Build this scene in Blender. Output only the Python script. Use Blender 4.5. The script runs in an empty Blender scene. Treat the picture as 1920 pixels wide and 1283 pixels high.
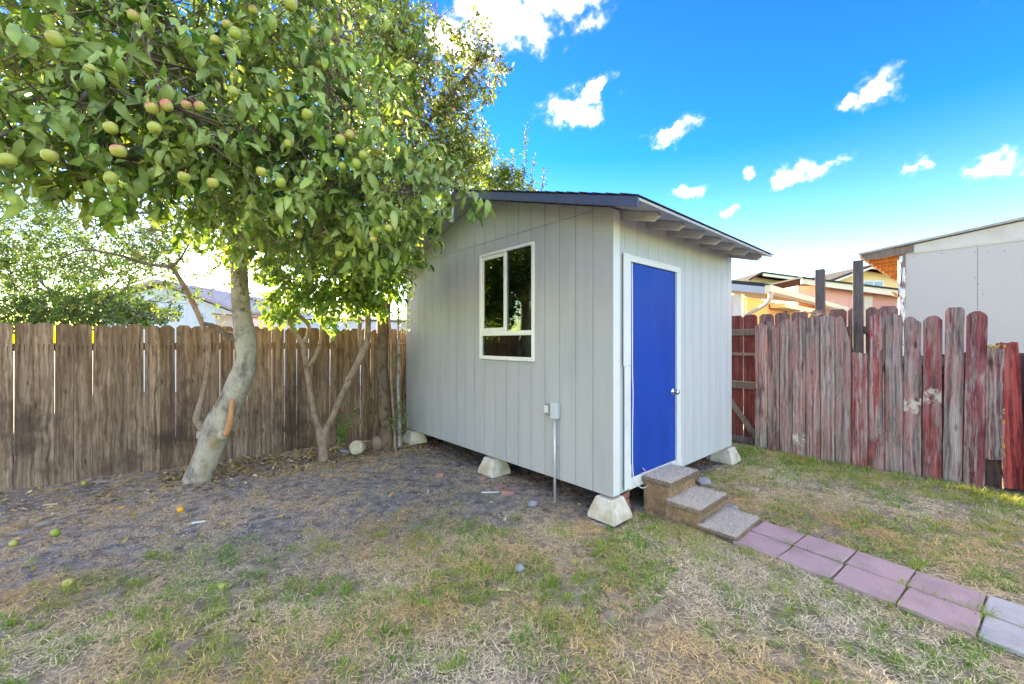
import bpy, bmesh, math, random
import numpy as np
from mathutils import Vector, Matrix

# ------------------------------------------------------------------ camera, sky, sun, exposure
scene = bpy.context.scene
COL = scene.collection
EYE = 1.6
cam_data = bpy.data.cameras.new('camera')
cam_data.sensor_width = 36.0
cam_data.lens = 36.0 * 760.0 / 1920.0
cam_data.clip_start = 0.05
cam_data.clip_end = 3000.0
cam = bpy.data.objects.new('camera', cam_data)
COL.objects.link(cam)
cam.location = (0, 0, EYE)
cam.rotation_euler = (math.radians(90), 0, 0)
scene.camera = cam

SUN_EL = math.radians(9.5)
SUN_AZ = math.radians(-37.0)          # from +Y, clockwise seen from above
SKY_STRENGTH = 0.10
EXPOSURE = 3.45
scene.view_settings.view_transform = 'Standard'
scene.view_settings.look = 'None'
scene.view_settings.exposure = EXPOSURE
scene.view_settings.gamma = 1.0
scene.view_settings.use_white_balance = True
scene.view_settings.white_balance_temperature = 8900
scene.view_settings.white_balance_tint = 3
scene.view_settings.use_curve_mapping = False


def node(nt, typ, ins=None, **props):
    n = nt.nodes.new(typ)
    for k, v in props.items():
        setattr(n, k, v)
    for k, v in (ins or {}).items():
        s = n.inputs[k]
        if isinstance(v, bpy.types.NodeSocket):
            nt.links.new(v, s)
        else:
            s.default_value = v
    return n


def ramp(nt, fac, stops, interp='LINEAR'):
    n = nt.nodes.new('ShaderNodeValToRGB')
    n.color_ramp.interpolation = interp
    e = n.color_ramp.elements
    while len(e) < len(stops):
        e.new(0.5)
    for i, (p, c) in enumerate(stops):
        e[i].position = p
        e[i].color = c if len(c) == 4 else (*c, 1)
    nt.links.new(fac, n.inputs['Fac'])
    return n.outputs['Color']


def mixc(nt, f, a, b, blend='MIX'):
    n = nt.nodes.new('ShaderNodeMix')
    n.data_type = 'RGBA'
    n.blend_type = blend
    for idx, v in ((0, f), (6, a), (7, b)):
        s = n.inputs[idx]
        if isinstance(v, bpy.types.NodeSocket):
            nt.links.new(v, s)
        else:
            s.default_value = v if idx == 0 else ((*v, 1) if len(v) == 3 else v)
    return n.outputs[2]


def math_(nt, op, a, b=None, c=None, clamp=False):
    n = nt.nodes.new('ShaderNodeMath')
    n.operation = op
    n.use_clamp = clamp
    for i, v in enumerate((a, b, c)):
        if v is None:
            continue
        if isinstance(v, bpy.types.NodeSocket):
            nt.links.new(v, n.inputs[i])
        else:
            n.inputs[i].default_value = v
    return n.outputs[0]


def vmath(nt, op, a, b=None):
    n = nt.nodes.new('ShaderNodeVectorMath')
    n.operation = op
    for i, v in enumerate((a, b)):
        if v is None:
            continue
        if isinstance(v, bpy.types.NodeSocket):
            nt.links.new(v, n.inputs[i])
        else:
            n.inputs[i].default_value = v
    return n.outputs['Value'] if op in ('LENGTH', 'DOT_PRODUCT') else n.outputs['Vector']


world = bpy.data.worlds.new('World')
scene.world = world
world.cycles.sampling_method = 'MANUAL'
world.cycles.sample_map_resolution = 512
world.use_nodes = True
wt = world.node_tree
wt.nodes.clear()
sky = node(wt, 'ShaderNodeTexSky', sky_type='NISHITA', sun_disc=False, sun_elevation=SUN_EL,
           sun_rotation=SUN_AZ, altitude=0.0, air_density=1.0, dust_density=0.05, ozone_density=2.0)
sky_c = node(wt, 'ShaderNodeHueSaturation', {'Hue': .540, 'Saturation': 1.55, 'Value': 1.0, 'Color': sky.outputs[0]}).outputs[0]
scene.cycles.max_bounces = 5
scene.cycles.diffuse_bounces = 3
scene.cycles.glossy_bounces = 2
scene.cycles.transmission_bounces = 3
scene.cycles.transparent_max_bounces = 8
scene.cycles.use_denoising = True
scene.cycles.denoising_prefilter = 'NONE'
# clouds: visible puffs given by their azimuth and elevation in the sky (degrees); large unseen ones appended below as fill light
CLOUDS = [(-1.1, 39.0, 8.5, 4.9, 1.0), (-8.3, 36.5, 5.0, 3.2, 1.0), (6.0, 40.5, 5.0, 4.5, 1.0), (10.4, 37.3, 2.4, 1.5, 0.75),
          (8.6, 29.6, 5.1, 2.9, 1.0), (12.1, 32.0, 1.5, 1.3, 0.7), (21.9, 25.6, 3.3, 1.8, 0.6),
          (35.0, 18.9, 2.6, 1.7, 1.0), (30.4, 20.1, 1.2, .8, .8), (37.9, 19.1, 2.4, 0.9, .55),
          (41.7, 24.8, 1.9, 2.3, .85), (39.2, 24.6, 1.1, .9, .8), (44.8, 17.5, 1.5, 1.0, .75), (50.2, 15.7, 2.7, 1.4, .9),
          (23.5, 18.9, 2.4, 1.1, .8), (28.4, 15.9, 1.5, 1.1, .75), (31.0, 9.6, 3.0, 1.3, .45)]
_r = random.Random(5)
for k in range(8):  # large unseen clouds, added to brighten the shaded yard and take out its blue
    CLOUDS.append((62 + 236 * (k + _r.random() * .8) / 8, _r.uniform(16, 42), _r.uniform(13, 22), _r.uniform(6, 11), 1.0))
for k in range(3):  # unseen overhead clouds, added for whiter light on the ground
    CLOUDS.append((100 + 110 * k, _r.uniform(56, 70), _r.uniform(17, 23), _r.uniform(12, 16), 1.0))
tc = node(wt, 'ShaderNodeTexCoord').outputs['Generated']
nz = node(wt, 'ShaderNodeTexNoise', {'Vector': tc, 'Scale': 9.0, 'Detail': 4.0, 'Roughness': .62})
warp = vmath(wt, 'SCALE', vmath(wt, 'SUBTRACT', nz.outputs['Color'], (.5, .5, .5)))
warp.node.inputs['Scale'].default_value = .085
dirw = vmath(wt, 'NORMALIZE', vmath(wt, 'ADD', tc, warp))
best = None
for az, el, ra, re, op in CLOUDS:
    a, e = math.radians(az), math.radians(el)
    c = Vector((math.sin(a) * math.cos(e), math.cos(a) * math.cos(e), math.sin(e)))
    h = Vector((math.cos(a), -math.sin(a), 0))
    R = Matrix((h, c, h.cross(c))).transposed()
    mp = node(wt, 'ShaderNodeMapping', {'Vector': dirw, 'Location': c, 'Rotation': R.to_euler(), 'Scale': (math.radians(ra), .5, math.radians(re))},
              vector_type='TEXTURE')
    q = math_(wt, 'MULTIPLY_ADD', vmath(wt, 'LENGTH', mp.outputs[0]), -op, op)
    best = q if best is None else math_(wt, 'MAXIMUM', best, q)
fine = node(wt, 'ShaderNodeTexNoise', {'Vector': tc, 'Scale': 26.0, 'Detail': 3.0, 'Roughness': .6}).outputs['Fac']
dens = math_(wt, 'ADD', best, math_(wt, 'MULTIPLY', math_(wt, 'SUBTRACT', fine, .5), 2.1))
cmask = node(wt, 'ShaderNodeMapRange', {'Value': dens, 'From Min': -.05, 'From Max': .95}, interpolation_type='SMOOTHSTEP').outputs[0]
core = math_(wt, 'POWER', cmask, 3.0)
cmask = math_(wt, 'POWER', cmask, 1.7)
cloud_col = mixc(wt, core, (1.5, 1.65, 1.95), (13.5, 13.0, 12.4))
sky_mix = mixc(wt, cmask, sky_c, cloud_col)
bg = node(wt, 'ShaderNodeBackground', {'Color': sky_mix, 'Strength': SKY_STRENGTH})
wout = node(wt, 'ShaderNodeOutputWorld', {'Surface': bg.outputs[0]})

sun_data = bpy.data.lights.new('sun', 'SUN')
sun_data.energy = 4.5
sun_data.angle = math.radians(.53)
sun_data.color = (1.0, .86, .68)
sun = bpy.data.objects.new('sun', sun_data)
COL.objects.link(sun)
sdir = Vector((math.sin(SUN_AZ) * math.cos(SUN_EL), math.cos(SUN_AZ) * math.cos(SUN_EL), math.sin(SUN_EL)))
sun.rotation_euler = sdir.to_track_quat('Z', 'Y').to_euler()
sun.location = sdir * 40


# ------------------------------------------------------------------ helpers
def at(x, y, d):
    """a surveyed point: picture column, row and its distance along the view axis -> metres"""
    return Vector(((x - 960.0) * d / 760.0, d, EYE - (y - 641.5) * d / 760.0))


class MB:
    def __init__(self):
        self.v, self.f = [], []

    def add(self, vs, fs):
        o = len(self.v)
        self.v += [tuple(p) for p in vs]
        self.f += [tuple(i + o for i in f) for f in fs]
        return self

    def box(self, x0, x1, y0, y1, z0, z1, M=None):
        vs = [Vector(p) for p in ((x0, y0, z0), (x1, y0, z0), (x1, y1, z0), (x0, y1, z0),
                                  (x0, y0, z1), (x1, y0, z1), (x1, y1, z1), (x0, y1, z1))]
        if M:
            vs = [M @ p for p in vs]
        return self.add(vs, [(0, 3, 2, 1), (4, 5, 6, 7), (0, 1, 5, 4), (1, 2, 6, 5), (2, 3, 7, 6), (3, 0, 4, 7)])

    def prism(self, poly, f0, f1):
        """poly: 2D points; f0/f1 map a 2D point to the two 3D ends"""
        n = len(poly)
        vs = [f0(*p) for p in poly] + [f1(*p) for p in poly]
        fs = [tuple(range(n)), tuple(range(2 * n - 1, n - 1, -1))]
        fs += [(i, i + n, (i + 1) % n + n, (i + 1) % n) for i in range(n)]
        return self.add(vs, fs)

    def tube(self, pts, rad, n=8, cap=True, jitter=None):
        pts = [Vector(p) for p in pts]
        m = len(pts)
        if not hasattr(rad, '__len__'):
            rad = [rad] * m
        ref = None
        vs = []
        for i in range(m):
            t = (pts[min(i + 1, m - 1)] - pts[max(i - 1, 0)]).normalized()
            if ref is None:
                ref = t.orthogonal().normalized()
            ref = (ref - t * ref.dot(t)).normalized()
            b = t.cross(ref)
            for k in range(n):
                a = 2 * math.pi * k / n
                r = rad[i] * (jitter(i, k, pts[i]) if jitter else 1)
                vs.append(pts[i] + (ref * math.cos(a) + b * math.sin(a)) * r)
        fs = [(i * n + k, i * n + (k + 1) % n, (i + 1) * n + (k + 1) % n, (i + 1) * n + k)
              for i in range(m - 1) for k in range(n)]
        if cap:
            fs += [tuple(range(n - 1, -1, -1)), tuple(range((m - 1) * n, m * n))]
        return self.add(vs, fs)

    def lathe(self, prof, n=16, M=None):
        """prof: (r, z) pairs from bottom to top"""
        vs, fs = [], []
        for r, z in prof:
            for k in range(n):
                a = 2 * math.pi * k / n
                p = Vector((r * math.cos(a), r * math.sin(a), z))
                vs.append(M @ p if M else p)
        m = len(prof)
        for i in range(m - 1):
            for k in range(n):
                fs.append((i * n + k, i * n + (k + 1) % n, (i + 1) * n + (k + 1) % n, (i + 1) * n + k))
        fs += [tuple(range(n - 1, -1, -1)), tuple(range((m - 1) * n, m * n))]
        return self.add(vs, fs)

    def mesh(self, name, mat=None, smooth=False, bevel=0.0):
        me = bpy.data.meshes.new(name)
        me.from_pydata(self.v, [], self.f)
        bm = bmesh.new()
        bm.from_mesh(me)
        bmesh.ops.recalc_face_normals(bm, faces=bm.faces)
        if bevel:
            bmesh.ops.bevel(bm, geom=list(bm.edges), offset=bevel, segments=1, affect='EDGES', clamp_overlap=True)
        bm.to_mesh(me)
        bm.free()
        if mat:
            me.materials.append(mat)
        if smooth:
            me.polygons.foreach_set('use_smooth', [True] * len(me.polygons))
        return me

    def build(self, name, mat, parent=None, smooth=False, bevel=0.0, loc=None):
        return link(name, self.mesh(name, mat, smooth, bevel), parent, loc)


def link(name, me, parent=None, loc=None, rot=None):
    o = bpy.data.objects.new(name, me)
    COL.objects.link(o)
    if parent is not None:
        o.parent = parent
    if loc is not None:
        o.location = loc
    if rot is not None:
        o.rotation_euler = rot
    return o


def empty(name, loc, rz=0.0):
    o = bpy.data.objects.new(name, None)
    COL.objects.link(o)
    o.location = loc
    o.rotation_euler = (0, 0, rz)
    o.empty_display_size = .2
    return o


def tag(o, label=None, cat=None, group=None, kind=None):
    if label:
        o['label'] = label
    if cat:
        o['category'] = cat
    if group:
        o['group'] = group
    if kind:
        o['kind'] = kind
    return o


def np_mesh(name, verts, quads, mat, colors=None, smooth=False, tris=None):
    """verts (n,3); quads (m,4); tris (k,3); colors per vertex (n,3)"""
    me = bpy.data.meshes.new(name)
    nq = 0 if quads is None else len(quads)
    ntri = 0 if tris is None else len(tris)
    me.vertices.add(len(verts))
    me.vertices.foreach_set('co', np.asarray(verts, np.float32).ravel())
    me.loops.add(nq * 4 + ntri * 3)
    idx = []
    if nq:
        idx.append(np.asarray(quads, np.int32).ravel())
    if ntri:
        idx.append(np.asarray(tris, np.int32).ravel())
    me.loops.foreach_set('vertex_index', np.concatenate(idx))
    me.polygons.add(nq + ntri)
    st = np.concatenate([np.arange(nq) * 4, nq * 4 + np.arange(ntri) * 3]).astype(np.int32)
    me.polygons.foreach_set('loop_start', st)
    if smooth:
        me.polygons.foreach_set('use_smooth', np.ones(nq + ntri, bool))
    me.update(calc_edges=True)
    if colors is not None:
        at_ = me.color_attributes.new('tint', 'FLOAT_COLOR', 'POINT')
        c4 = np.ones((len(verts), 4), np.float32)
        c4[:, :3] = colors
        at_.data.foreach_set('color', c4.ravel())
    me.materials.append(mat)
    return me


_rng_lat = np.random.default_rng(11).random((256, 256))


def vnoise(x, y, s=1.0, o=0):
    x = np.asarray(x, float) * s + 31.7 * (o + 1)
    y = np.asarray(y, float) * s + 17.3 * (o + 1)
    xi, yi = np.floor(x).astype(int), np.floor(y).astype(int)
    fx, fy = x - xi, y - yi
    fx, fy = fx * fx * (3 - 2 * fx), fy * fy * (3 - 2 * fy)
    g = lambda a, b: _rng_lat[a % 256, b % 256]
    return (g(xi, yi) * (1 - fx) + g(xi + 1, yi) * fx) * (1 - fy) + (g(xi, yi + 1) * (1 - fx) + g(xi + 1, yi + 1) * fx) * fy


def fbm(x, y, s=1.0, o=0, oct=4):
    t, a, w = 0, .5, 0
    for k in range(oct):
        t = t + a * vnoise(x, y, s * 2 ** k, o + k)
        w += a
        a *= .55
    return t / w


def catmull(pts, sub=6):
    """rows of numbers interpolated smoothly"""
    p = np.array(pts, float)
    p = np.vstack([2 * p[0] - p[1], p, 2 * p[-1] - p[-2]])
    out = []
    for i in range(1, len(p) - 2):
        for k in range(sub):
            t = k / sub
            out.append(.5 * (2 * p[i] + (p[i + 1] - p[i - 1]) * t + (2 * p[i - 1] - 5 * p[i] + 4 * p[i + 1] - p[i + 2]) * t * t
                             + (3 * p[i] - p[i - 1] - 3 * p[i + 1] + p[i + 2]) * t ** 3))
    out.append(p[-2])
    return np.array(out)


# ------------------------------------------------------------------ materials
def new_mat(name):
    m = bpy.data.materials.new(name)
    m.use_nodes = True
    nt = m.node_tree
    nt.nodes.clear()
    return m, nt


def finish(nt, color, rough=.6, bump=None, bump_s=.3, bump_d=.01, spec=.4, metal=0.0, extra=None):
    p = node(nt, 'ShaderNodeBsdfPrincipled', {'Roughness': rough, 'Specular IOR Level': spec, 'Metallic': metal})
    if isinstance(color, bpy.types.NodeSocket):
        nt.links.new(color, p.inputs['Base Color'])
    else:
        p.inputs['Base Color'].default_value = (*color, 1)
    if bump is not None:
        b = node(nt, 'ShaderNodeBump', {'Strength': bump_s, 'Distance': bump_d, 'Height': bump})
        nt.links.new(b.outputs[0], p.inputs['Normal'])
    node(nt, 'ShaderNodeOutputMaterial', {'Surface': p.outputs[0]})
    return p


def obj_coord(nt, scale=(1, 1, 1), rnd=True):
    t = node(nt, 'ShaderNodeTexCoord').outputs['Object']
    if rnd:
        r = node(nt, 'ShaderNodeObjectInfo').outputs['Random']
        off = vmath(nt, 'SCALE', (17.0, 31.0, 57.0))
        nt.links.new(r, off.node.inputs['Scale'])
        t = vmath(nt, 'ADD', t, off)
    return vmath(nt, 'MULTIPLY', t, scale)


def geo_pos(nt, scale=(1, 1, 1)):
    return vmath(nt, 'MULTIPLY', node(nt, 'ShaderNodeNewGeometry').outputs['Position'], scale)


def noise(nt, vec, scale, detail=4.0, rough=.55, dist=0.0):
    return node(nt, 'ShaderNodeTexNoise', {'Vector': vec, 'Scale': scale, 'Detail': detail, 'Roughness': rough, 'Distortion': dist}).outputs['Fac']


def rng01(nt, v, a, b):
    return node(nt, 'ShaderNodeMapRange', {'Value': v, 'From Min': a, 'From Max': b}, interpolation_type='SMOOTHSTEP').outputs[0]


def m_paint(name, base, dirt=None, amount=.25, rough=.55, rnd=True, grain=True, scale=2.2, spec=.35):
    m, nt = new_mat(name)
    v = obj_coord(nt, rnd=rnd)
    dirt = dirt or tuple(c * .7 for c in base)
    d = rng01(nt, noise(nt, v, scale, 6, .65), .45, .75)
    c = mixc(nt, math_(nt, 'MULTIPLY', d, amount), base, dirt)
    sp = rng01(nt, noise(nt, v, 60, 2), .70, .76)
    c = mixc(nt, math_(nt, 'MULTIPLY', sp, .35), c, tuple(k * .45 for k in base))
    g = noise(nt, vmath(nt, 'MULTIPLY', v, (60, 60, 2.5)), 1.0, 4) if grain else noise(nt, v, 90, 3)
    finish(nt, c, rough, g, .12, .004, spec)
    return m


def m_siding(name, base, streak):
    """painted plywood siding: vertical wood grain under the paint, scuffs, faint rain streaks"""
    m, nt = new_mat(name)
    v = obj_coord(nt, rnd=False)
    r = node(nt, 'ShaderNodeObjectInfo').outputs['Random']
    c = mixc(nt, rng01(nt, noise(nt, vmath(nt, 'MULTIPLY', v, (5, 5, .6)), 1.6, 5, .6), .4, .75), base, streak)
    c = mixc(nt, math_(nt, 'MULTIPLY', r, .22), c, tuple(k * .86 for k in base))
    sc = math_(nt, 'MULTIPLY', rng01(nt, noise(nt, vmath(nt, 'MULTIPLY', v, (9, 9, 3)), 1.0, 7, .75), .60, .70),
               rng01(nt, noise(nt, v, 1.1, 2), .55, .66))
    c = mixc(nt, math_(nt, 'MULTIPLY', sc, .75), c, (.15, .155, .16))
    sp = rng01(nt, noise(nt, v, 75, 1), .74, .78)
    c = mixc(nt, math_(nt, 'MULTIPLY', sp, .5), c, (.12, .12, .12))
    g = noise(nt, vmath(nt, 'MULTIPLY', v, (85, 85, 2.0)), 1.0, 5, .65)
    finish(nt, c, .5, g, .16, .004, .35)
    return m


def m_wood(name, dark, mid, light, stain=(.03, .025, .022), stain_amt=.7, knots=True, rough=.85):
    m, nt = new_mat(name)
    v = obj_coord(nt)
    wob = vmath(nt, 'ADD', vmath(nt, 'MULTIPLY', v, (38, 38, 1.3)), vmath(nt, 'SCALE', node(nt, 'ShaderNodeTexNoise', {'Vector': v, 'Scale': 3.0}).outputs['Color']))
    wob.node.inputs[1].links[0].from_node.inputs['Scale'].default_value = 2.2
    g = noise(nt, wob, 1.0, 6, .62)
    c = ramp(nt, g, [(.30, dark), (.5, mid), (.72, light)])
    fine = noise(nt, vmath(nt, 'MULTIPLY', v, (160, 160, 3)), 1.0, 3)
    c = mixc(nt, math_(nt, 'MULTIPLY', rng01(nt, fine, .55, .75), .45), c, dark)
    r = node(nt, 'ShaderNodeObjectInfo').outputs['Random']
    c = mixc(nt, math_(nt, 'MULTIPLY', r, .55), c, dark)
    if knots:
        vo = node(nt, 'ShaderNodeTexVoronoi', {'Vector': vmath(nt, 'MULTIPLY', v, (7.5, 7.5, 2.2)), 'Scale': 1.0}).outputs['Distance']
        c = mixc(nt, math_(nt, 'MULTIPLY', math_(nt, 'SUBTRACT', 1.0, rng01(nt, vo, .03, .11)), .8), c, (.05, .028, .018))
    gp = geo_pos(nt, (1.1, 1.1, .9))
    st = rng01(nt, noise(nt, gp, 1.25, 6, .6), .53, .68)
    c = mixc(nt, math_(nt, 'MULTIPLY', st, stain_amt), c, stain)
    finish(nt, c, rough, g, .5, .006, .2)
    return m


def m_peeled(name):
    """weathered grey boards with remains of red paint; object colour R = red left, G = height of a white patch / 2, B = how purple"""
    m, nt = new_mat(name)
    oi = node(nt, 'ShaderNodeObjectInfo')
    sep = node(nt, 'ShaderNodeSeparateColor', {'Color': oi.outputs['Color']})
    v = obj_coord(nt)
    wv = vmath(nt, 'SCALE', node(nt, 'ShaderNodeTexNoise', {'Vector': v, 'Scale': 2.6, 'Detail': 2.0}).outputs['Color'])
    wv.node.inputs['Scale'].default_value = 1.5
    g = noise(nt, vmath(nt, 'ADD', vmath(nt, 'MULTIPLY', v, (34, 34, .9)), wv), 1.0, 7, .70)
    wood = ramp(nt, g, [(.32, (.045, .035, .036)), (.45, (.22, .18, .17)), (.60, (.46, .39, .37)), (.78, (.66, .60, .56))])
    crack = noise(nt, vmath(nt, 'MULTIPLY', v, (120, 120, 2.0)), 1.0, 4, .6)
    wood = mixc(nt, math_(nt, 'MULTIPLY', rng01(nt, crack, .60, .70), .7), wood, (.035, .03, .03))
    red = mixc(nt, sep.outputs[2], (.48, .05, .045), (.22, .024, .045))
    red = mixc(nt, rng01(nt, g, .38, .58), mixc(nt, .75, red, (.02, .004, .008)), red)
    pn = noise(nt, vmath(nt, 'ADD', vmath(nt, 'MULTIPLY', v, (24, 24, 1.5)), wv), 1.0, 9, .78)
    thr = math_(nt, 'SUBTRACT', .74, math_(nt, 'MULTIPLY', sep.outputs[0], .46))
    pm = node(nt, 'ShaderNodeMapRange', {'Value': pn, 'From Min': thr, 'From Max': math_(nt, 'ADD', thr, .12)}).outputs[0]
    c = mixc(nt, math_(nt, 'MULTIPLY', pm, .92), wood, red)
    pink = rng01(nt, noise(nt, vmath(nt, 'MULTIPLY', v, (11, 11, 1.6)), 1.0, 6, .65), .42, .66)
    c = mixc(nt, math_(nt, 'MULTIPLY', pink, .45), c, (.58, .22, .20))
    vo = node(nt, 'ShaderNodeTexVoronoi', {'Vector': vmath(nt, 'MULTIPLY', v, (6.5, 6.5, 2.2)), 'Scale': 1.0}).outputs['Distance']
    c = mixc(nt, math_(nt, 'MULTIPLY', math_(nt, 'SUBTRACT', 1.0, rng01(nt, vo, .05, .16)), .8), c, (.05, .02, .02))
    wn = noise(nt, vmath(nt, 'MULTIPLY', v, (16, 16, 11)), 1.0, 7, .75)
    zz_ = node(nt, 'ShaderNodeSeparateXYZ', {'Vector': node(nt, 'ShaderNodeTexCoord').outputs['Object']}).outputs[2]
    dz_ = math_(nt, 'ABSOLUTE', math_(nt, 'SUBTRACT', zz_, math_(nt, 'MULTIPLY', sep.outputs[1], 2.0)))
    band = math_(nt, 'SUBTRACT', 1.0, rng01(nt, dz_, .02, .24))
    has = math_(nt, 'GREATER_THAN', sep.outputs[1], .02)
    wm = math_(nt, 'MULTIPLY', rng01(nt, math_(nt, 'ADD', wn, math_(nt, 'MULTIPLY', band, .26)), .72, .80), math_(nt, 'MULTIPLY', has, .9))
    c = mixc(nt, wm, c, (.70, .64, .53))
    c = mixc(nt, math_(nt, 'MULTIPLY', oi.outputs['Random'], .45), c, mixc(nt, .6, c, (.06, .03, .035)))
    h = math_(nt, 'ADD', math_(nt, 'MULTIPLY', pm, .4), math_(nt, 'SUBTRACT', g, math_(nt, 'MULTIPLY', rng01(nt, crack, .60, .70), .4)))
    finish(nt, c, .85, h, .8, .008, .2)
    return m


def m_bark(name, dark, light, scale=1.0, warm=None):
    m, nt = new_mat(name)
    v = geo_pos(nt, (scale, scale, scale * .55))
    n1 = noise(nt, v, 9, 7, .65, .4)
    n2 = noise(nt, v, 38, 5, .6)
    c = ramp(nt, n1, [(.30, dark), (.52, light), (.75, tuple(min(1, k * 1.25) for k in light))])
    c = mixc(nt, math_(nt, 'MULTIPLY', rng01(nt, n2, .55, .72), .6), c, dark)
    if warm:
        c = mixc(nt, math_(nt, 'MULTIPLY', rng01(nt, noise(nt, v, 4.2, 3), .58, .72), .75), c, warm)
    finish(nt, c, .85, math_(nt, 'ADD', n1, math_(nt, 'MULTIPLY', n2, .5)), .7, .012, .2)
    return m


def m_leaf(name, under, gloss=.38, trans=.38):
    m, nt = new_mat(name)
    a = node(nt, 'ShaderNodeVertexColor', layer_name='tint').outputs['Color']
    gp = geo_pos(nt)
    blot = rng01(nt, noise(nt, gp, 45, 4), .5, .75)
    a2 = mixc(nt, math_(nt, 'MULTIPLY', blot, .35), a, mixc(nt, .5, a, (.03, .06, .01)))
    back = node(nt, 'ShaderNodeNewGeometry').outputs['Backfacing']
    c = mixc(nt, math_(nt, 'MULTIPLY', back, .62), a2, under)
    p = node(nt, 'ShaderNodeBsdfPrincipled', {'Base Color': c, 'Roughness': gloss, 'Specular IOR Level': .42})
    tcol = mixc(nt, .4, a, (.34, .46, .07))
    t = node(nt, 'ShaderNodeBsdfTranslucent', {'Color': tcol})
    s = node(nt, 'ShaderNodeMixShader', {0: trans, 1: p.outputs[0], 2: t.outputs[0]})
    node(nt, 'ShaderNodeOutputMaterial', {'Surface': s.outputs[0]})
    return m


def m_tint(name, rough=.8, trans=.0, spec=.2):
    m, nt = new_mat(name)
    a = node(nt, 'ShaderNodeVertexColor', layer_name='tint').outputs['Color']
    p = node(nt, 'ShaderNodeBsdfPrincipled', {'Base Color': a, 'Roughness': rough, 'Specular IOR Level': spec})
    out = p.outputs[0]
    if trans:
        t = node(nt, 'ShaderNodeBsdfTranslucent', {'Color': a})
        out = node(nt, 'ShaderNodeMixShader', {0: trans, 1: out, 2: t.outputs[0]}).outputs[0]
    node(nt, 'ShaderNodeOutputMaterial', {'Surface': out})
    return m


def m_concrete(name, base, stain, amt=.7, rough=.9, scale=6.0):
    m, nt = new_mat(name)
    v = obj_coord(nt)
    c = mixc(nt, math_(nt, 'MULTIPLY', rng01(nt, noise(nt, v, scale, 6, .6), .42, .68), amt), base, stain)
    c = mixc(nt, math_(nt, 'MULTIPLY', rng01(nt, noise(nt, v, 70, 3), .58, .7), .4), c, tuple(k * .5 for k in base))
    finish(nt, c, rough, noise(nt, v, 55, 6, .7), .35, .006, .25)
    return m


def m_glass(name):
    m, nt = new_mat(name)
    g = node(nt, 'ShaderNodeBsdfGlossy', {'Color': (.9, .93, .95, 1), 'Roughness': .015})
    t = node(nt, 'ShaderNodeBsdfTransparent', {'Color': (.72, .78, .78, 1)})
    f = node(nt, 'ShaderNodeFresnel', {'IOR': 1.55}).outputs[0]
    f = math_(nt, 'ADD', math_(nt, 'MULTIPLY', f, .9), .03, clamp=True)
    s = node(nt, 'ShaderNodeMixShader', {0: f, 1: t.outputs[0], 2: g.outputs[0]})
    node(nt, 'ShaderNodeOutputMaterial', {'Surface': s.outputs[0]})
    return m


def m_plain(name, col, rough=.5, metal=0.0, spec=.4):
    m, nt = new_mat(name)
    v = obj_coord(nt)
    n1 = noise(nt, v, 14, 5, .6)
    c = mixc(nt, math_(nt, 'MULTIPLY', rng01(nt, n1, .45, .75), .3), col, tuple(k * .7 for k in col))
    finish(nt, c, rough, noise(nt, v, 80, 3), .08, .003, spec, metal)
    return m


MAT = {}
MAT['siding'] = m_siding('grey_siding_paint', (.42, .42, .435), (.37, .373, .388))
MAT['siding_lit'] = m_siding('lit_siding_paint', (.50, .51, .535), (.44, .45, .475))  # shed paint made paler: brighter light on the door wall put into the colour
MAT['trim'] = m_paint('white_trim_paint', (.66, .66, .66), (.46, .45, .44), .35, .45)
MAT['window_white'] = m_paint('window_frame_vinyl', (.80, .78, .74), (.5, .44, .36), .4, .4, grain=False)
MAT['fascia'] = m_paint('dark_blue_fascia_paint', (.055, .07, .14), (.16, .18, .24), .5, .5)
MAT['soffit'] = m_paint('soffit_paint', (.42, .43, .47), (.30, .31, .34), .5, .6)
MAT['rafter'] = m_paint('rafter_paint', (.40, .40, .41), (.62, .60, .58), .6, .6)
MAT['shingle'] = m_concrete('asphalt_shingle', (.045, .048, .055), (.02, .02, .024), .6, .95, 20)
MAT['dark'] = m_plain('dark_interior', (.03, .03, .035), .8)
MAT['glass'] = m_glass('window_glass')
MAT['pier'] = m_concrete('pier_concrete', (.60, .56, .49), (.40, .30, .18), .75, .9, 7)
MAT['metal_grey'] = m_plain('grey_metal', (.42, .44, .46), .45, .3)
MAT['chrome'] = m_plain('chrome', (.75, .75, .75), .12, 1.0)
MAT['fence'] = m_wood('brown_fence_wood', (.07, .04, .028), (.25, .16, .115), (.48, .35, .275), (.05, .034, .028), .8)
MAT['fence_red'] = m_peeled('peeling_red_fence_wood')
MAT['fence_back'] = m_wood('neighbour_fence_wood', (.10, .055, .055), (.24, .15, .15), (.34, .25, .24), (.05, .03, .03), .4)
MAT['post'] = m_wood('dark_post_wood', (.05, .045, .05), (.12, .105, .105), (.19, .17, .15), (.03, .028, .03), .5)
MAT['rail'] = m_wood('grey_rail_wood', (.10, .085, .075), (.22, .185, .16), (.30, .26, .22), (.05, .04, .035), .4)
MAT['cord_white'] = m_plain('white_cord', (.80, .78, .76), .5)
MAT['cord_pink'] = m_plain('pink_cord', (.75, .36, .32), .5)
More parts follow.
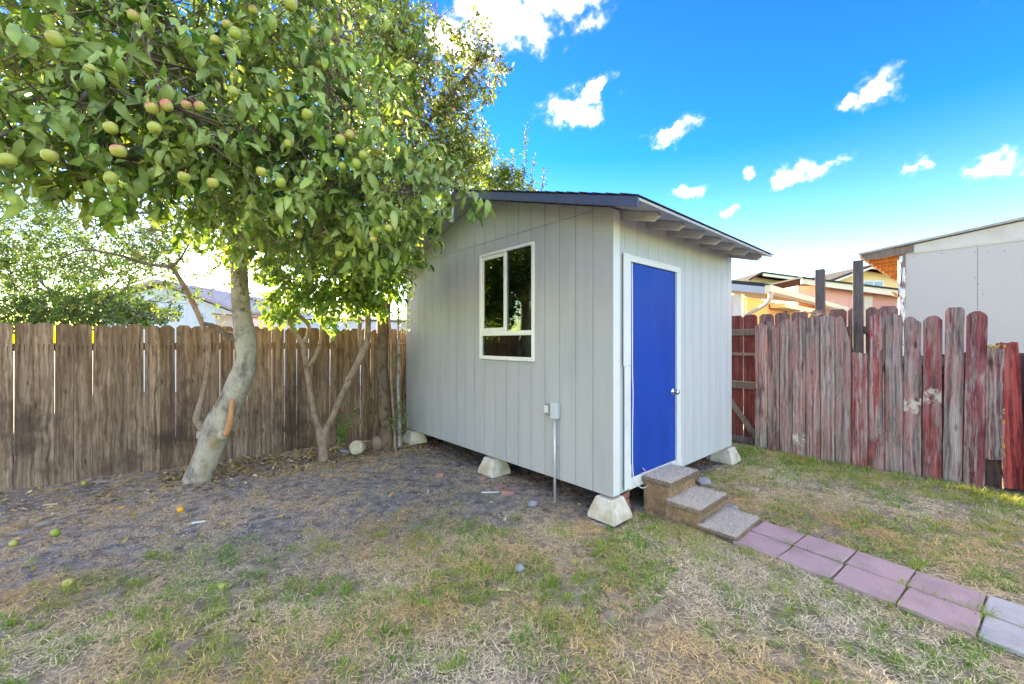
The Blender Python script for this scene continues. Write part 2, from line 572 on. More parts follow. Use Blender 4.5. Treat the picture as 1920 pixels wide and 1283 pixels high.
# blue door paint: satin, a little uneven; pale streaks are sheen painted into the colour
def m_door():
    m, nt = new_mat('blue_door_paint')
    v = obj_coord(nt, rnd=False)
    c = mixc(nt, rng01(nt, noise(nt, vmath(nt, 'MULTIPLY', v, (3, 3, .8)), 1.2, 4), .35, .75), (.0, .055, .36), (.0, .042, .29))
    c = mixc(nt, math_(nt, 'MULTIPLY', rng01(nt, noise(nt, vmath(nt, 'MULTIPLY', v, (8, 8, 2)), 1.0, 6, .7), .60, .72), .5), c, (.04, .13, .46))
    finish(nt, c, .42, noise(nt, vmath(nt, 'MULTIPLY', v, (70, 70, 2)), 1.0, 4), .10, .003, .2)
    return m


MAT['door'] = m_door()

# ------------------------------------------------------------------ ground
X_GB = [-6, -4.0, -3.15, -2.52, -1.48, -.96, .70, .95, 1.0]
Y_GB = [1.9, 2.25, 2.55, 2.95, 3.15, 3.50, 3.80, 3.95, 12.0]


def gz(x, y):
    x, y = np.asarray(x, float), np.asarray(y, float)
    h = (fbm(x, y, 1.3, 3, 4) - .5) * .05 + (fbm(x, y, 7, 8, 3) - .5) * .018
    # soil and leaves heaped along the left fence
    d = (x + 5.42) * -.5736 + (y - 4.29) * .8192
    h = h + np.clip(1 + (d - .1) / .9, 0, 1) ** 2 * .035 * (d < .8)
    return h


def soilness(x, y):
    """0 = lawn, 1 = bare soil"""
    x, y = np.asarray(x, float), np.asarray(y, float)
    e = (y - np.interp(x, X_GB, Y_GB)) + (fbm(x, y, 1.6, 5) - .5) * 1.5
    s = np.clip(e / .7 + .5, 0, 1)
    under = (x * .749 + y * .6626 > 3.02) & (x * -.6626 + y * .749 > 2.12) & (x * .749 + y * .6626 < 5.9)
    return np.where(under, 1.0, s)


def m_ground():
    m, nt = new_mat('soil')
    gp = geo_pos(nt)
    att = node(nt, 'ShaderNodeVertexColor', layer_name='tint').outputs['Color']
    big = noise(nt, gp, 1.6, 5, .6)
    med = noise(nt, gp, 11, 6, .65)
    fin = noise(nt, gp, 75, 5, .7)
    c = ramp(nt, med, [(.32, (.075, .066, .058)), (.5, (.27, .235, .20)), (.68, (.50, .44, .365))])  # hollows darkened: crevice shade put into the soil colour
    c = mixc(nt, math_(nt, 'MULTIPLY', rng01(nt, big, .45, .65), .45), c, (.36, .30, .22))
    c = mixc(nt, math_(nt, 'MULTIPLY', rng01(nt, fin, .56, .68), .5), c, (.48, .41, .30))
    c = mixc(nt, math_(nt, 'MULTIPLY', rng01(nt, fin, .44, .34), .5), c, (.07, .065, .06))
    sepr = node(nt, 'ShaderNodeSeparateColor', {'Color': att})
    c = mixc(nt, math_(nt, 'MULTIPLY', sepr.outputs[0], .55), c, mixc(nt, rng01(nt, med, .35, .65), (.26, .20, .105), (.46, .375, .21)))  # lawn base kept dark, shadow between the thatch painted in
    vo = node(nt, 'ShaderNodeTexVoronoi', {'Vector': gp, 'Scale': 42.0}).outputs['Distance']
    h = math_(nt, 'ADD', math_(nt, 'ADD', med, math_(nt, 'MULTIPLY', fin, .7)), math_(nt, 'MULTIPLY', vo, -.5))
    finish(nt, c, .95, h, .9, .02, .15)
    return m


MAT['soil'] = m_ground()
gx = np.concatenate([[-400, -150, -60, -25, -12], np.arange(-8, 8.01, .07), [12, 25, 60, 150, 400]])
gy = np.concatenate([[-400, -150, -60, -20, -6, -1], np.arange(1.0, 9.01, .06), [12, 18, 30, 60, 150, 400]])
GX, GY = np.meshgrid(gx, gy)
near = (np.abs(GX) < 9) & (GY > .5) & (GY < 9.5)
GZ = np.where(near, gz(GX, GY), 0.0)
nxg, nyg = len(gx), len(gy)
ii = (np.arange(nyg - 1)[:, None] * nxg + np.arange(nxg - 1)[None, :]).ravel()
quads = np.stack([ii, ii + 1, ii + 1 + nxg, ii + nxg], 1)
gcol = np.zeros((nxg * nyg, 3))
gcol[:, 0] = 1 - soilness(GX.ravel(), GY.ravel())
ground = link('ground', np_mesh('ground', np.stack([GX.ravel(), GY.ravel(), GZ.ravel()], 1), quads, MAT['soil'], gcol, True))
tag(ground, kind='structure')


def g0(x, y):
    return float(gz(x, y))


# ------------------------------------------------------------------ the shed
SA = math.radians(41.5)
SC = Vector((.886, 3.6, 0))
SV = Vector((math.cos(SA), math.sin(SA), 0))     # local x: along the door wall
SU = Vector((-math.sin(SA), math.cos(SA), 0))    # local y: along the gable wall
SL, SW = 3.90, 2.733
ZB, ZE, ZR = .221, 2.794, 3.371                  # wall bottom, wall top at the eaves, ridge
SLOPE = (ZR - ZE) / (SL / 2)
shed = empty('garden_shed', SC, SA)
tag(shed, 'pale grey wooden garden shed with bright blue door, standing on concrete blocks', 'shed')


def sh(x, y, z=0):
    return SC + SV * x + SU * y + Vector((0, 0, z))


def roof_z(y):
    return ZE + SLOPE * min(y, SL - y)


WY0, WY1, WZ0, WZ1 = .968, 1.928, 1.389, 2.675   # window
DX0, DX1, DZ0, DZ1 = .286, 1.157, .335, 2.344    # door slab
GAP = .0055
wall_g = MB()
wall_g.prism([(0.02, ZB + .004), (WY0 + .02, ZB + .004), (WY0 + .02, roof_z(WY0)), (.02, ZE)], lambda a, b: (.012, a, b), lambda a, b: (.06, a, b))
wall_g.prism([(WY1 - .02, ZB + .004), (SL - .02, ZB + .004), (SL - .02, ZE), (SL / 2, ZR - .004), (WY1 - .02, roof_z(WY1 - .02) - .004)],
             lambda a, b: (.012, a, b), lambda a, b: (.06, a, b))
wall_g.box(.012, .06, WY0 + .02, WY1 - .02, ZB + .004, WZ0 + .02)
wall_g.prism([(WY0 + .02, WZ1 - .02), (WY1 - .02, WZ1 - .02), (WY1 - .02, roof_z(WY1 - .02)), (WY0 + .02, roof_z(WY0 + .02))],
             lambda a, b: (.012, a, b), lambda a, b: (.06, a, b))
gable = wall_g.build('gable_wall', MAT['dark'], shed)
SEAM = 2.815
nb = 19
bw = SL / nb
for i in range(nb):
    a, b = i * bw + GAP / 2, (i + 1) * bw - GAP / 2
    if i == 0:
        a = 0.0
    if i == nb - 1:
        b = SL

    def piece(mb, y0, y1, z0, z1):
        """z1 None = up to the roof line"""
        if y1 - y0 < .002:
            return
        poly = [(y0, z0), (y1, z0)]
        if z1 is None:
            poly += [(y1, roof_z(y1))]
            if y0 < SL / 2 < y1:
                poly += [(SL / 2, ZR)]
            poly += [(y0, roof_z(y0))]
        else:
            poly += [(y1, z1), (y0, z1)]
        mb.prism(poly, lambda p, q: (0.0, p, q), lambda p, q: (.0118, p, q))

    mb = MB()
    top = SEAM - .002
    lo, hi = max(a, WY0 - .006), min(b, WY1 + .006)
    zt = top if min(roof_z(a), roof_z(b)) > SEAM + .03 else None
    cuts = [(a, b, ZB, zt)]
    if hi > lo:
        cuts = [(a, lo, ZB, zt), (hi, b, ZB, zt), (lo, hi, ZB, WZ0 - .006), (lo, hi, WZ1 + .006, zt)]
    for cut in cuts:
        if cut[1] - cut[0] > .002:
            mb = MB()
            piece(mb, *cut)
            mb.build('siding_board', MAT['siding'], gable)
    if min(roof_z(a), roof_z(b)) > SEAM + .03:
        mb = MB()
        piece(mb, a, b, SEAM + .002, None)
        mb.build('siding_board', MAT['siding'], gable)

# door wall
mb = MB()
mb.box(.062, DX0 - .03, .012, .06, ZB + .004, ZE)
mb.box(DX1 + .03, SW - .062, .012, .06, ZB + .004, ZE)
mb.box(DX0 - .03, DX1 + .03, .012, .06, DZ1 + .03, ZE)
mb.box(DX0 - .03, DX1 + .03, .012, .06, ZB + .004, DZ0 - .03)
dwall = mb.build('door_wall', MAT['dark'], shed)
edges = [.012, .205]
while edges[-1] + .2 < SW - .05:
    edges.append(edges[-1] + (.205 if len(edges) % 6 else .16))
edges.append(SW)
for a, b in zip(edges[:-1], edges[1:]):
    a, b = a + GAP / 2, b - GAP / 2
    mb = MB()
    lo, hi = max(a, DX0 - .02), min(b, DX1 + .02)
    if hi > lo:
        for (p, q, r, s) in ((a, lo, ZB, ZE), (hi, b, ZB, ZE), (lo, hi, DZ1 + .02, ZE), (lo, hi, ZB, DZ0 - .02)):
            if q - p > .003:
                MB().box(p, q, 0, .0118, r, s).build('siding_board', MAT['siding_lit'], dwall)
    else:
        MB().box(a, b, 0, .0118, ZB, ZE).build('siding_board', MAT['siding_lit'], dwall)
# hidden walls, floor
MB().box(.07, SW - .06, SL - .06, SL - .001, ZB, ZE).build('rear_wall', MAT['siding'], shed)
mb = MB()
mb.prism([(0.062, ZB), (SL - .062, ZB), (SL - .062, ZE), (SL / 2, ZR - .01), (0.062, ZE)], lambda a, b: (SW - .06, a, b), lambda a, b: (SW - .002, a, b))
mb.build('far_gable_wall', MAT['siding'], shed)
MB().box(.062, SW - .062, .062, SL - .062, ZB - .005, ZB + .08).build('floor_deck', MAT['dark'], shed)
mb = MB()
for k in range(6):
    y = .03 + k * (SL - .12) / 5
    mb.box(.03, SW - .03, y, y + .05, ZB - .0, ZB - .06 + .055)
# corner boards
mb = MB()
mb.box(.0, .098, -.018, -.001, ZB + .005, ZE - .01)
mb.build('corner_board', MAT['trim'], shed, bevel=.002)
MB().box(-.006, -.0005, -.018, .02, ZB + .01, ZE - .02).build('corner_board', MAT['siding'], shed)
# door
door = MB().box(DX0, DX1, -.006, .035, DZ0, DZ1).build('door', MAT['door'], shed, bevel=.002)
M = Matrix.Translation((DX1 - .062, -.006, 1.072)) @ Matrix.Rotation(math.radians(90), 4, 'X')
mb = MB()
mb.lathe([(.001, 0), (.032, .0), (.032, .006), (.026, .010), (.012, .013), (.0115, .035), (.020, .042), (.027, .052), (.028, .062), (.022, .070), (.001, .072)], 20, M)
mb.build('door_knob', MAT['chrome'], door, smooth=True)
mb = MB()
mb.box(.149, .262, -.030, -.0185, 1.38, 2.413)
mb.build('door_trim', MAT['trim'], shed, bevel=.002)
mb = MB()
mb.box(.165, .262, -.028, -.0185, .25, 1.378)
mb.build('door_trim', MAT['trim'], shed, bevel=.002)
MB().box(.262, .284, -.020, -.0015, .262, .46).build('door_trim', MAT['trim'], shed)
MB().box(.2625, 1.249, -.026, -.0015, DZ1 + .004, 2.408).build('door_trim', MAT['trim'], shed, bevel=.002)
MB().box(DX1 + .006, 1.249, -.026, -.0015, .30, DZ1 + .003).build('door_trim', MAT['trim'], shed, bevel=.002)
MB().box(.2625, 1.30, -.016, -.0015, ZB + .005, DZ0 - .004).build('door_sill', MAT['trim'], shed, bevel=.002)
MB().box(DX0 - .002, DX0 + .002, -.012, -.0065, 1.0, 2.2).build('door_edge_strip', m_plain('red_primer', (.35, .05, .07), .6), shed)

# window
win = empty('window', (0, 0, 0))
win.parent = shed
FR = .045
mb = MB()
mb.box(-.022, .03, WY0, WY1, WZ0, WZ0 + FR)
mb.box(-.022, .03, WY0, WY1, WZ1 - FR * .7, WZ1)
mb.box(-.022, .03, WY0, WY0 + FR * .8, WZ0 + FR, WZ1 - FR * .7)
mb.box(-.022, .03, WY1 - FR * .8, WY1, WZ0 + FR, WZ1 - FR * .7)
mb.build('window_frame', MAT['window_white'], win, bevel=.003)
TZ0, TZ1 = 1.675, 1.728
MB().box(-.017, .028, WY0 + FR * .8, WY1 - FR * .8, TZ0, TZ1).build('transom', MAT['window_white'], win, bevel=.003)
MY = 1.449
MB().box(-.019, .028, MY - .017, MY + .017, TZ1, WZ1 - FR * .7).build('mullion', MAT['window_white'], win, bevel=.003)
y0, y1, z0, z1 = MY + .017, WY1 - FR * .8, TZ1, WZ1 - FR * .7
mb = MB()
mb.box(-.008, .02, y0, y1, z0, z0 + .04)
mb.box(-.008, .02, y0, y1, z1 - .045, z1)
mb.box(-.008, .02, y0, y0 + .012, z0 + .04, z1 - .045)
mb.box(-.008, .02, y1 - .035, y1, z0 + .04, z1 - .045)
mb.build('sash', MAT['window_white'], win, bevel=.002)
MB().box(.002, .007, y0 + .012, y1 - .035, z0 + .04, z1 - .045).build('pane', MAT['glass'], win)
MB().box(.006, .011, WY0 + FR * .8, MY - .017, TZ1, z1).build('pane', MAT['glass'], win)
MB().box(.006, .011, WY0 + FR * .8, WY1 - FR * .8, WZ0 + FR, TZ0).build('pane', MAT['glass'], win)
blind = m_plain('grey_blind', (.10, .11, .11), .6)
bl = MB().box(.05, .075, MY - .02, WY1 - .02, WZ1 - .06, WZ1 - .03).build('window_blind', blind, win)
slat = MB()
slat.add([(.048, MY - .02, -.008), (.048, WY1 - .04, -.008), (.07, WY1 - .04, .008), (.07, MY - .02, .008)], [(0, 1, 2, 3)])
sm = slat.mesh('slat', blind)
for k in range(19):
    link('slat', sm, bl, (0, 0, WZ1 - .10 - k * .05))
for yy in (1.60, 1.74):
    pts = [(.046, yy + .008 * math.sin(k * 1.3), WZ1 - .06 - k * .06) for k in range(19)]
    MB().tube(pts, .003, 5).build('blind_cord', MAT['cord_white'], bl)
MB().box(.02, .032, MY - .07, MY - .035, 1.98, 2.10).build('latch', m_plain('latch_plastic', (.55, .56, .55), .5), win)
for yy, zz in ((WY0 + .025, WZ0 + .02), (WY0 + .10, WZ0 + .014), (WY1 - .02, WZ0 + .02), (1.40, WZ0 + .015)):
    MB().box(-.0245, -.0215, yy - .004, yy + .004, zz - .004, zz + .004).build('screw', MAT['dark'], win)

# roof
OE, OG = .45, .30
TH = .022
NR = Vector((0, -SLOPE, 1)).normalized()
roof = empty('roof', (0, 0, 0))
roof.parent = shed


def slope_pt(side, d, x, h):
    """d = run from the ridge towards an eave, h = height above the rafter line"""
    y = SL / 2 - d if side == 0 else SL / 2 + d
    return Vector((x, y, ZR + .012 - SLOPE * d + h))


RUN = SL / 2 + OE
XA, XB = -OG, SW + .10
for side in (0, 1):
    mb = MB()
    for (h0, h1) in ((0, TH),):
        vs = [slope_pt(side, 0, XA, h0), slope_pt(side, RUN, XA, h0), slope_pt(side, RUN, XB, h0), slope_pt(side, 0, XB, h0),
              slope_pt(side, 0, XA, h1), slope_pt(side, RUN, XA, h1), slope_pt(side, RUN, XB, h1), slope_pt(side, 0, XB, h1)]
        mb.add(vs, [(0, 3, 2, 1), (4, 5, 6, 7), (0, 1, 5, 4), (1, 2, 6, 5), (2, 3, 7, 6), (3, 0, 4, 7)])
    mb.build('roof_deck', MAT['soffit'], roof)
    # barge board on the gable edge
    mb = MB()
    for X0, X1 in ((XA - .022, XA - .001),):
        vs = [slope_pt(side, 0, X0, -.055), slope_pt(side, RUN, X0, -.055), slope_pt(side, RUN, X1, -.055), slope_pt(side, 0, X1, -.055),
              slope_pt(side, 0, X0, TH + .004), slope_pt(side, RUN, X0, TH + .004), slope_pt(side, RUN, X1, TH + .004), slope_pt(side, 0, X1, TH + .004)]
        mb.add(vs, [(0, 3, 2, 1), (4, 5, 6, 7), (0, 1, 5, 4), (1, 2, 6, 5), (2, 3, 7, 6), (3, 0, 4, 7)])
    mb.build('barge_board', MAT['fascia'], roof)
    # rafters with shaped tails
    for x in (.16, .60, 1.03, 1.42, 1.80, 2.22, 2.68):
        d0, d1 = SL / 2 - .05, SL / 2 + OE - .09
        prof = [(d0, -.002), (d1, -.002), (d1 + .012, -.03), (d1 - .045, -.082), (d0, -.088)]
        mb = MB()
        mb.prism(prof, lambda d, h: slope_pt(side, d, x - .019, h), lambda d, h: slope_pt(side, d, x + .019, h))
        if side == 0 or x > 2:
            mb.build('rafter_tail', MAT['rafter'], roof, bevel=.003)
    # shingles, course by course
    rr = random.Random(3 + side)
    EXPO = .135
    nc = int(RUN / EXPO) + 1
    ln = (XB - XA + .05) / 3
    shm = []
    for v in range(3):
        s0 = MB()
        ang = math.atan(SLOPE) * (1 if side == 0 else -1)
        s0.prism([(-.085, .0), (.085, .009), (.085, .016), (-.085, .007)] if side == 0 else [(.085, .0), (-.085, .009), (-.085, .016), (.085, .007)],
                 lambda y, z: Matrix.Rotation(ang, 3, 'X') @ Vector((0.002, y * 1.0, z)), lambda y, z: Matrix.Rotation(ang, 3, 'X') @ Vector((ln - .003 - v * .001, y, z)))
        shm.append(s0.mesh('shingle', MAT['shingle']))
    for c in range(nc):
        d = RUN + .012 - .08 - c * EXPO
        if d < .03:
            break
        for k in range(3):
            p = slope_pt(side, d, XA - .035 + k * ln, TH + .007 + rr.uniform(0, .003))
            o = link('shingle', shm[rr.randrange(3)], roof, p)
rc = MB()
rc.prism([(-.13, -.13 * SLOPE), (0, 0), (.13, -.13 * SLOPE), (.13, -.13 * SLOPE + .012), (0, .014), (-.13, -.13 * SLOPE + .012)],
         lambda y, z: (XA - .03, SL / 2 + y, ZR + .058 + z), lambda y, z: (XB + .01, SL / 2 + y, ZR + .058 + z))
rc.build('ridge_cap', MAT['shingle'], roof)

# pipe hanging under the gable overhang
mb = MB()
p0 = slope_pt(1, .18, XA + .03, -.01)
mb.tube([p0, p0 + Vector((-.0, .0, -.06)), p0 + Vector((-.005, .012, -.13)), p0 + Vector((-.005, .02, -.20))], [.016, .017, .022, .027], 12)
mb.tube([p0 + Vector((-.005, .02, -.20)), p0 + Vector((-.005, .021, -.235))], [.031, .031], 12)
mb.build('lamp_pipe', MAT['metal_grey'], shed, smooth=False)

# outlet box and conduit on the gable wall
ob = MB().box(-.055, -.001, .61, .70, .83, .99).build('outlet_box', m_plain('outlet_grey', (.50, .54, .57), .5), shed, bevel=.006)
mb = MB()
mb.prism([(.705, .85), (.80, .865), (.80, .955), (.705, .985)], lambda y, z: (-.012, y, z), lambda y, z: (-.06 if y < .75 else -.035, y, z))
mb.build('outlet_cover', m_plain('smoky_cover', (.24, .26, .28), .25), ob, bevel=.008)
MB().box(-.066, -.056, .72, .775, .88, .955).build('outlet_face', m_plain('outlet_face', (.62, .60, .56), .4), ob, bevel=.004)
MB().tube([(-.03, .655, .83), (-.03, .655, .4), (-.031, .652, -.03)], .0125, 12).build('conduit', m_plain('conduit_metal', (.56, .57, .58), .4, .4), shed, smooth=True)
MB().box(-.034, -.001, .63, .68, .55, .565).build('conduit_strap', MAT['metal_grey'], shed)

# small pieces of brick and board under the threshold
bk = m_concrete('brick_red', (.34, .15, .11), (.20, .09, .07), .6, .9, 9)


# pier blocks
def pier(x, y, label, rot=0.0, dz=0.0):
    mb = MB()
    p = sh(x, y)
    b, t = .148, .094
    prof = [(b, 0), (b - .004, .055), (t + .006, .175), (t, .198)]
    vs = []
    for w, z in prof:
        vs += [(-w, -w, z), (w, -w, z), (w, w, z), (-w, w, z)]
    fs = [(3, 2, 1, 0), (12, 13, 14, 15)]
    for k in range(3):
        for j in range(4):
            fs.append((k * 4 + j, k * 4 + (j + 1) % 4, k * 4 + 4 + (j + 1) % 4, k * 4 + 4 + j))
    mb.add(vs, fs)
    o = mb.build('pier_block', MAT['pier'], None, bevel=.012, loc=(p.x, p.y, .006 + dz))
    o.rotation_euler = (0, 0, SA + rot)
    tag(o, label, 'concrete block', 'concrete pier blocks under the shed')
    return o


pier(.055, .06, 'tapered concrete pier block under the near corner of the grey shed')
pier(.05, 1.72, 'tapered concrete pier block under the middle of the window wall')
pier(.06, SL - .16, 'tapered concrete pier block under the shed corner beside the tree trunks')
pier(SW - .06, .06, 'tapered concrete pier block under the shed corner nearest the red fence')

# bricks behind the steps
bm_ = MB().box(-.10, .10, -.05, .05, 0, .06).mesh('brick', bk, bevel=.004)
for k, (x, y, z, r) in enumerate(((.24, .06, .0, .1), (.22, .08, .062, -.15), (.245, .07, .124, .2))):
    p = sh(x, y)
    o = link('brick', bm_, None, (p.x, p.y, z + .004), (0, 0, SA + r))
    tag(o, ('bottom red brick of the little pile beside the near shed block', 'middle red brick of the little pile beside the near shed block',
            'top red brick of the little pile beside the near shed block')[k], 'brick', 'bricks piled under the door')

# white and pink cords by the door
pts = [sh(.285, -.034, z) for z in (2.3, 2.0, 1.7)]
pts = [sh(.270, -.036, 2.33), sh(.274, -.036, 1.8), sh(.272, -.038, 1.35), sh(.287, -.034, 1.1), sh(.284, -.030, .7), sh(.290, -.030, .42), sh(.315, -.034, .30),
       sh(.40, -.05, .225), sh(.47, -.06, .215)]
mb = MB()
mb.tube([Vector(p) for p in catmull([tuple(p) for p in pts], 5)], .0045, 6)
o = mb.build('cable', MAT['cord_white'], None, smooth=True)
tag(o, 'thin white cable hanging down the left side of the blue door', 'cable')
pts = [sh(.472, -.061, .216), sh(.50, -.07, .24), sh(.505, -.07, .30), sh(.485, -.05, .36), sh(.46, -.03, .395)]
mb = MB()
mb.tube([Vector(p) for p in catmull([tuple(p) for p in pts], 5)], .004, 6)
o = mb.build('cable', MAT['cord_pink'], None, smooth=True)
tag(o, 'short pink cable loop beside the top carpeted step', 'cable')

# carpeted steps
def m_carpet(name, a, b):
    m, nt = new_mat(name)
    v = obj_coord(nt, rnd=False)
    c = mixc(nt, rng01(nt, noise(nt, v, 16, 5, .65), .35, .65), a, b)
    c = mixc(nt, math_(nt, 'MULTIPLY', rng01(nt, noise(nt, v, 140, 2), .55, .7), .6), c, tuple(k * .45 for k in b))
    finish(nt, c, .95, noise(nt, v, 190, 3), .9, .01, .05)
    return m


MAT['carpet_top'] = m_carpet('carpet_top', (.66, .60, .51), (.52, .46, .38))
MAT['carpet_side'] = m_carpet('carpet_side', (.42, .28, .18), (.28, .17, .10))
MAT['pile'] = m_tint('carpet_pile', .95)
steps = empty('carpeted_steps', SC, SA)
tag(steps, 'three small steps wrapped in worn tan carpet below the blue door', 'steps')
TR = [(.47, 1.03, -.02, -.315, .32), (.44, 1.01, -.275, -.59, .165), (.42, .985, -.575, -.88, .045)]
rs = np.random.default_rng(4)
for i, (x0, x1, ya, yb, z) in enumerate(TR):
    th = .05 if i < 2 else .04
    tr = MB().box(x0, x1, yb, ya, z - th, z).build('tread', MAT['carpet_top'], steps, bevel=.016)
    if i < 2:
        MB().box(x0 + .02, x1 - .02, yb + .025, ya if i == 0 else ya + .02, -.02, z - th + .002).build('riser_box', MAT['carpet_side'], steps, bevel=.008)
    n = 9000
    # pile: short tufts on the top and round the nosing
    px_, py_ = rs.uniform(x0, x1, n), rs.uniform(yb, ya, n)
    pz_ = np.full(n, z - .002)
    nv = np.tile([0, 0, 1.0], (n, 1))
    k = n // 3
    px_[:k] = rs.uniform(x0, x1, k); py_[:k] = yb + .001; pz_[:k] = rs.uniform(z - th, z, k); nv[:k] = (0, -1, .1)
    k2 = k + n // 8
    px_[k:k2] = x0 + .001; pz_[k:k2] = rs.uniform(z - th, z, k2 - k); nv[k:k2] = (-1, 0, .1)
    nv = nv + rs.normal(0, .45, (n, 3))
    nv /= np.linalg.norm(nv, axis=1)[:, None]
    base = np.stack([px_, py_, pz_], 1)
    tip = base + nv * rs.uniform(.008, .020, n)[:, None]
    side = np.cross(nv, rs.normal(0, 1, (n, 3)))
    side = side / np.linalg.norm(side, axis=1)[:, None] * .0022
    V = np.stack([base - side, base + side, tip], 1).reshape(-1, 3)
    col = np.array([.72, .65, .55]) * rs.uniform(.55, 1.25, n)[:, None]
    col[:k2] = np.array([.44, .31, .21]) * rs.uniform(.5, 1.3, k2)[:, None]
    link('carpet_pile', np_mesh('carpet_pile', V, None, MAT['pile'], np.repeat(col, 3, 0), tris=np.arange(3 * n).reshape(-1, 3)), steps)['kind'] = 'stuff'

# stepping path of flat pavers
path = MB()
PD = Vector((.6626 - .075, -.749 - .066, 0)).normalized()
PS = Vector((-PD.y, PD.x, 0))
p_start = sh(.70, -.865)
mb = MB()
c0, c1 = p_start - PD * .02, p_start + PD * 3.4
mb.add([c0 - PS * .31 + Vector((0, 0, .001)), c0 + PS * .31 + Vector((0, 0, .001)), c1 + PS * .31 + Vector((0, 0, .001)), c1 - PS * .31 + Vector((0, 0, .001)),
        c0 - PS * .31 - Vector((0, 0, .05)), c0 + PS * .31 - Vector((0, 0, .05)), c1 + PS * .31 - Vector((0, 0, .05)), c1 - PS * .31 - Vector((0, 0, .05))],
       [(0, 1, 2, 3), (7, 6, 5, 4), (0, 4, 5, 1), (1, 5, 6, 2), (2, 6, 7, 3), (3, 7, 4, 0)])
path = mb.build('garden_path', MAT['soil'])
tag(path, kind='structure')
pav_p = m_concrete('purple_paver', (.46, .32, .30), (.33, .225, .21), .7, .85, 4)
pav_g = m_concrete('grey_paver', (.47, .45, .41), (.36, .345, .31), .7, .85, 5)
rp = random.Random(8)
PLEN = .322
for r in range(7):
    for c in (0, 1):
        mb = MB()
        hw, hl = .142, PLEN / 2 - .005
        pts = [(-hl + rp.uniform(-.004, .004), -hw), (hl, -hw + rp.uniform(-.004, .004)), (hl + rp.uniform(-.004, .004), hw), (-hl, hw + rp.uniform(-.004, .004))]
        mb.prism(pts, lambda a, b: (a, b, -.03), lambda a, b: (a, b, .022))
        q = p_start + PD * (.005 + PLEN * (r + .5)) + PS * ((c - .5) * .302 + rp.uniform(-.006, .006)) + Vector((0, 0, .001 + rp.uniform(-.003, .004)))
        if c == 0:
            q = q + PD * .012
        o = mb.build('paver', pav_p if r < 4 else pav_g, path, bevel=.006, loc=q)
        o.rotation_euler = (rp.uniform(-.012, .012), rp.uniform(-.012, .012), math.atan2(PD.y, PD.x) + rp.uniform(-.012, .012))
# ------------------------------------------------------------------ left fence (dog-eared boards)
LA = math.radians(35.0)
left_fence = empty('board_fence', (-5.42, 4.29, 0), LA)
tag(left_fence, 'brown weathered fence of upright dog-eared boards behind the trees', 'fence')
rf = random.Random(21)


def picket_mesh(w, h, th, kerfs=True, bow=0.0, clip=.032):
    """dog-eared board; three router grooves run out downwards below the top on the visible face"""
    mb = MB()
    z0, zk0, zk1, z2 = 0.0, h - .50, h - .245, h
    xs = [0, w]
    if kerfs:
        for f in (.24, .50, .76):
            xs += [w * f - .0055, w * f + .0055]
    xs = sorted(xs)
    # front surface built as columns
    for i in range(len(xs) - 1):
        a, b = xs[i], xs[i + 1]
        groove = kerfs and i % 2 == 1
        if groove:
            mb.add([(a, 0, z0), (b, 0, z0), (b, 0, zk0), (a, 0, zk0)], [(0, 1, 2, 3)])
            mb.add([(a, 0, zk0), (b, 0, zk0), (b, .009, zk1), (a, .009, zk1)], [(0, 1, 2, 3)])
            mb.add([(a, .009, zk1), (b, .009, zk1), (b, 0, zk1 + .004), (a, 0, zk1 + .004)], [(0, 1, 2, 3)])
            mb.add([(a, 0, zk0), (a, .009, zk1), (a, 0, zk1 + .004)], [(0, 1, 2)])
            mb.add([(b, 0, zk0), (b, .009, zk1), (b, 0, zk1 + .004)], [(0, 1, 2)])
            mb.add([(a, 0, zk1 + .004), (b, 0, zk1 + .004), (b, 0, z2 - clip), (a, 0, z2 - clip)], [(0, 1, 2, 3)])
        else:
            mb.add([(a, 0, z0), (b, 0, z0), (b, 0, z2 - clip), (a, 0, z2 - clip)], [(0, 1, 2, 3)])
    mb.add([(0, 0, z2 - clip), (w, 0, z2 - clip), (w - clip, 0, z2), (clip, 0, z2)], [(0, 1, 2, 3)])
    ring = [(0, z0), (w, z0), (w, z2 - clip), (w - clip, z2), (clip, z2), (0, z2 - clip)]
    n = len(ring)
    mb.add([(x, 0, z) for x, z in ring] + [(x, th, z) for x, z in ring],
           [(i, i + n, (i + 1) % n + n, (i + 1) % n) for i in range(n)] + [tuple(range(n, 2 * n))])
    if bow:
        mb.v = [(x + bow * (z / h) ** 2, y, z) for x, y, z in mb.v]
    me = bpy.data.meshes.new('picket')
    me.from_pydata(mb.v, [], mb.f)
    bm = bmesh.new()
    bm.from_mesh(me)
    bmesh.ops.remove_doubles(bm, verts=bm.verts, dist=.0004)
    bmesh.ops.recalc_face_normals(bm, faces=bm.faces)
    bm.to_mesh(me)
    bm.free()
    return me


pm_left = []
for k in range(8):
    me = picket_mesh(.1455, 1.83, .016, True, rf.uniform(-.006, .006))
    me.materials.append(MAT['fence'])
    pm_left.append(me)
t = -1.40
k = 0
while t < 6.9:
    o = link('picket', pm_left[rf.randrange(8)], left_fence, (t + rf.uniform(-.002, .002), rf.uniform(-.004, .004), rf.uniform(-.035, -.012)),
             (rf.uniform(-.006, .006), rf.uniform(-.005, .005), rf.uniform(-.02, .02)))
    t += .150 + rf.choice((-.0022, 0, .0, .003))
for z in (.30, 1.50):
    MB().box(-1.4, 6.9, .022, .06, z, z + .09).build('rail', MAT['rail'], left_fence)
for x in (-.9, 1.5, 3.9, 6.3):
    MB().box(x, x + .09, .062, .15, -.2, 1.75).build('post', MAT['post'], left_fence)

# ------------------------------------------------------------------ right fences
RA = math.atan2(-.7604, .6494)
red_fence = empty('red_fence', (3.69, 6.0, 0), RA)
tag(red_fence, 'weathered fence of uneven grey boards with peeling red paint beside the lawn', 'fence')
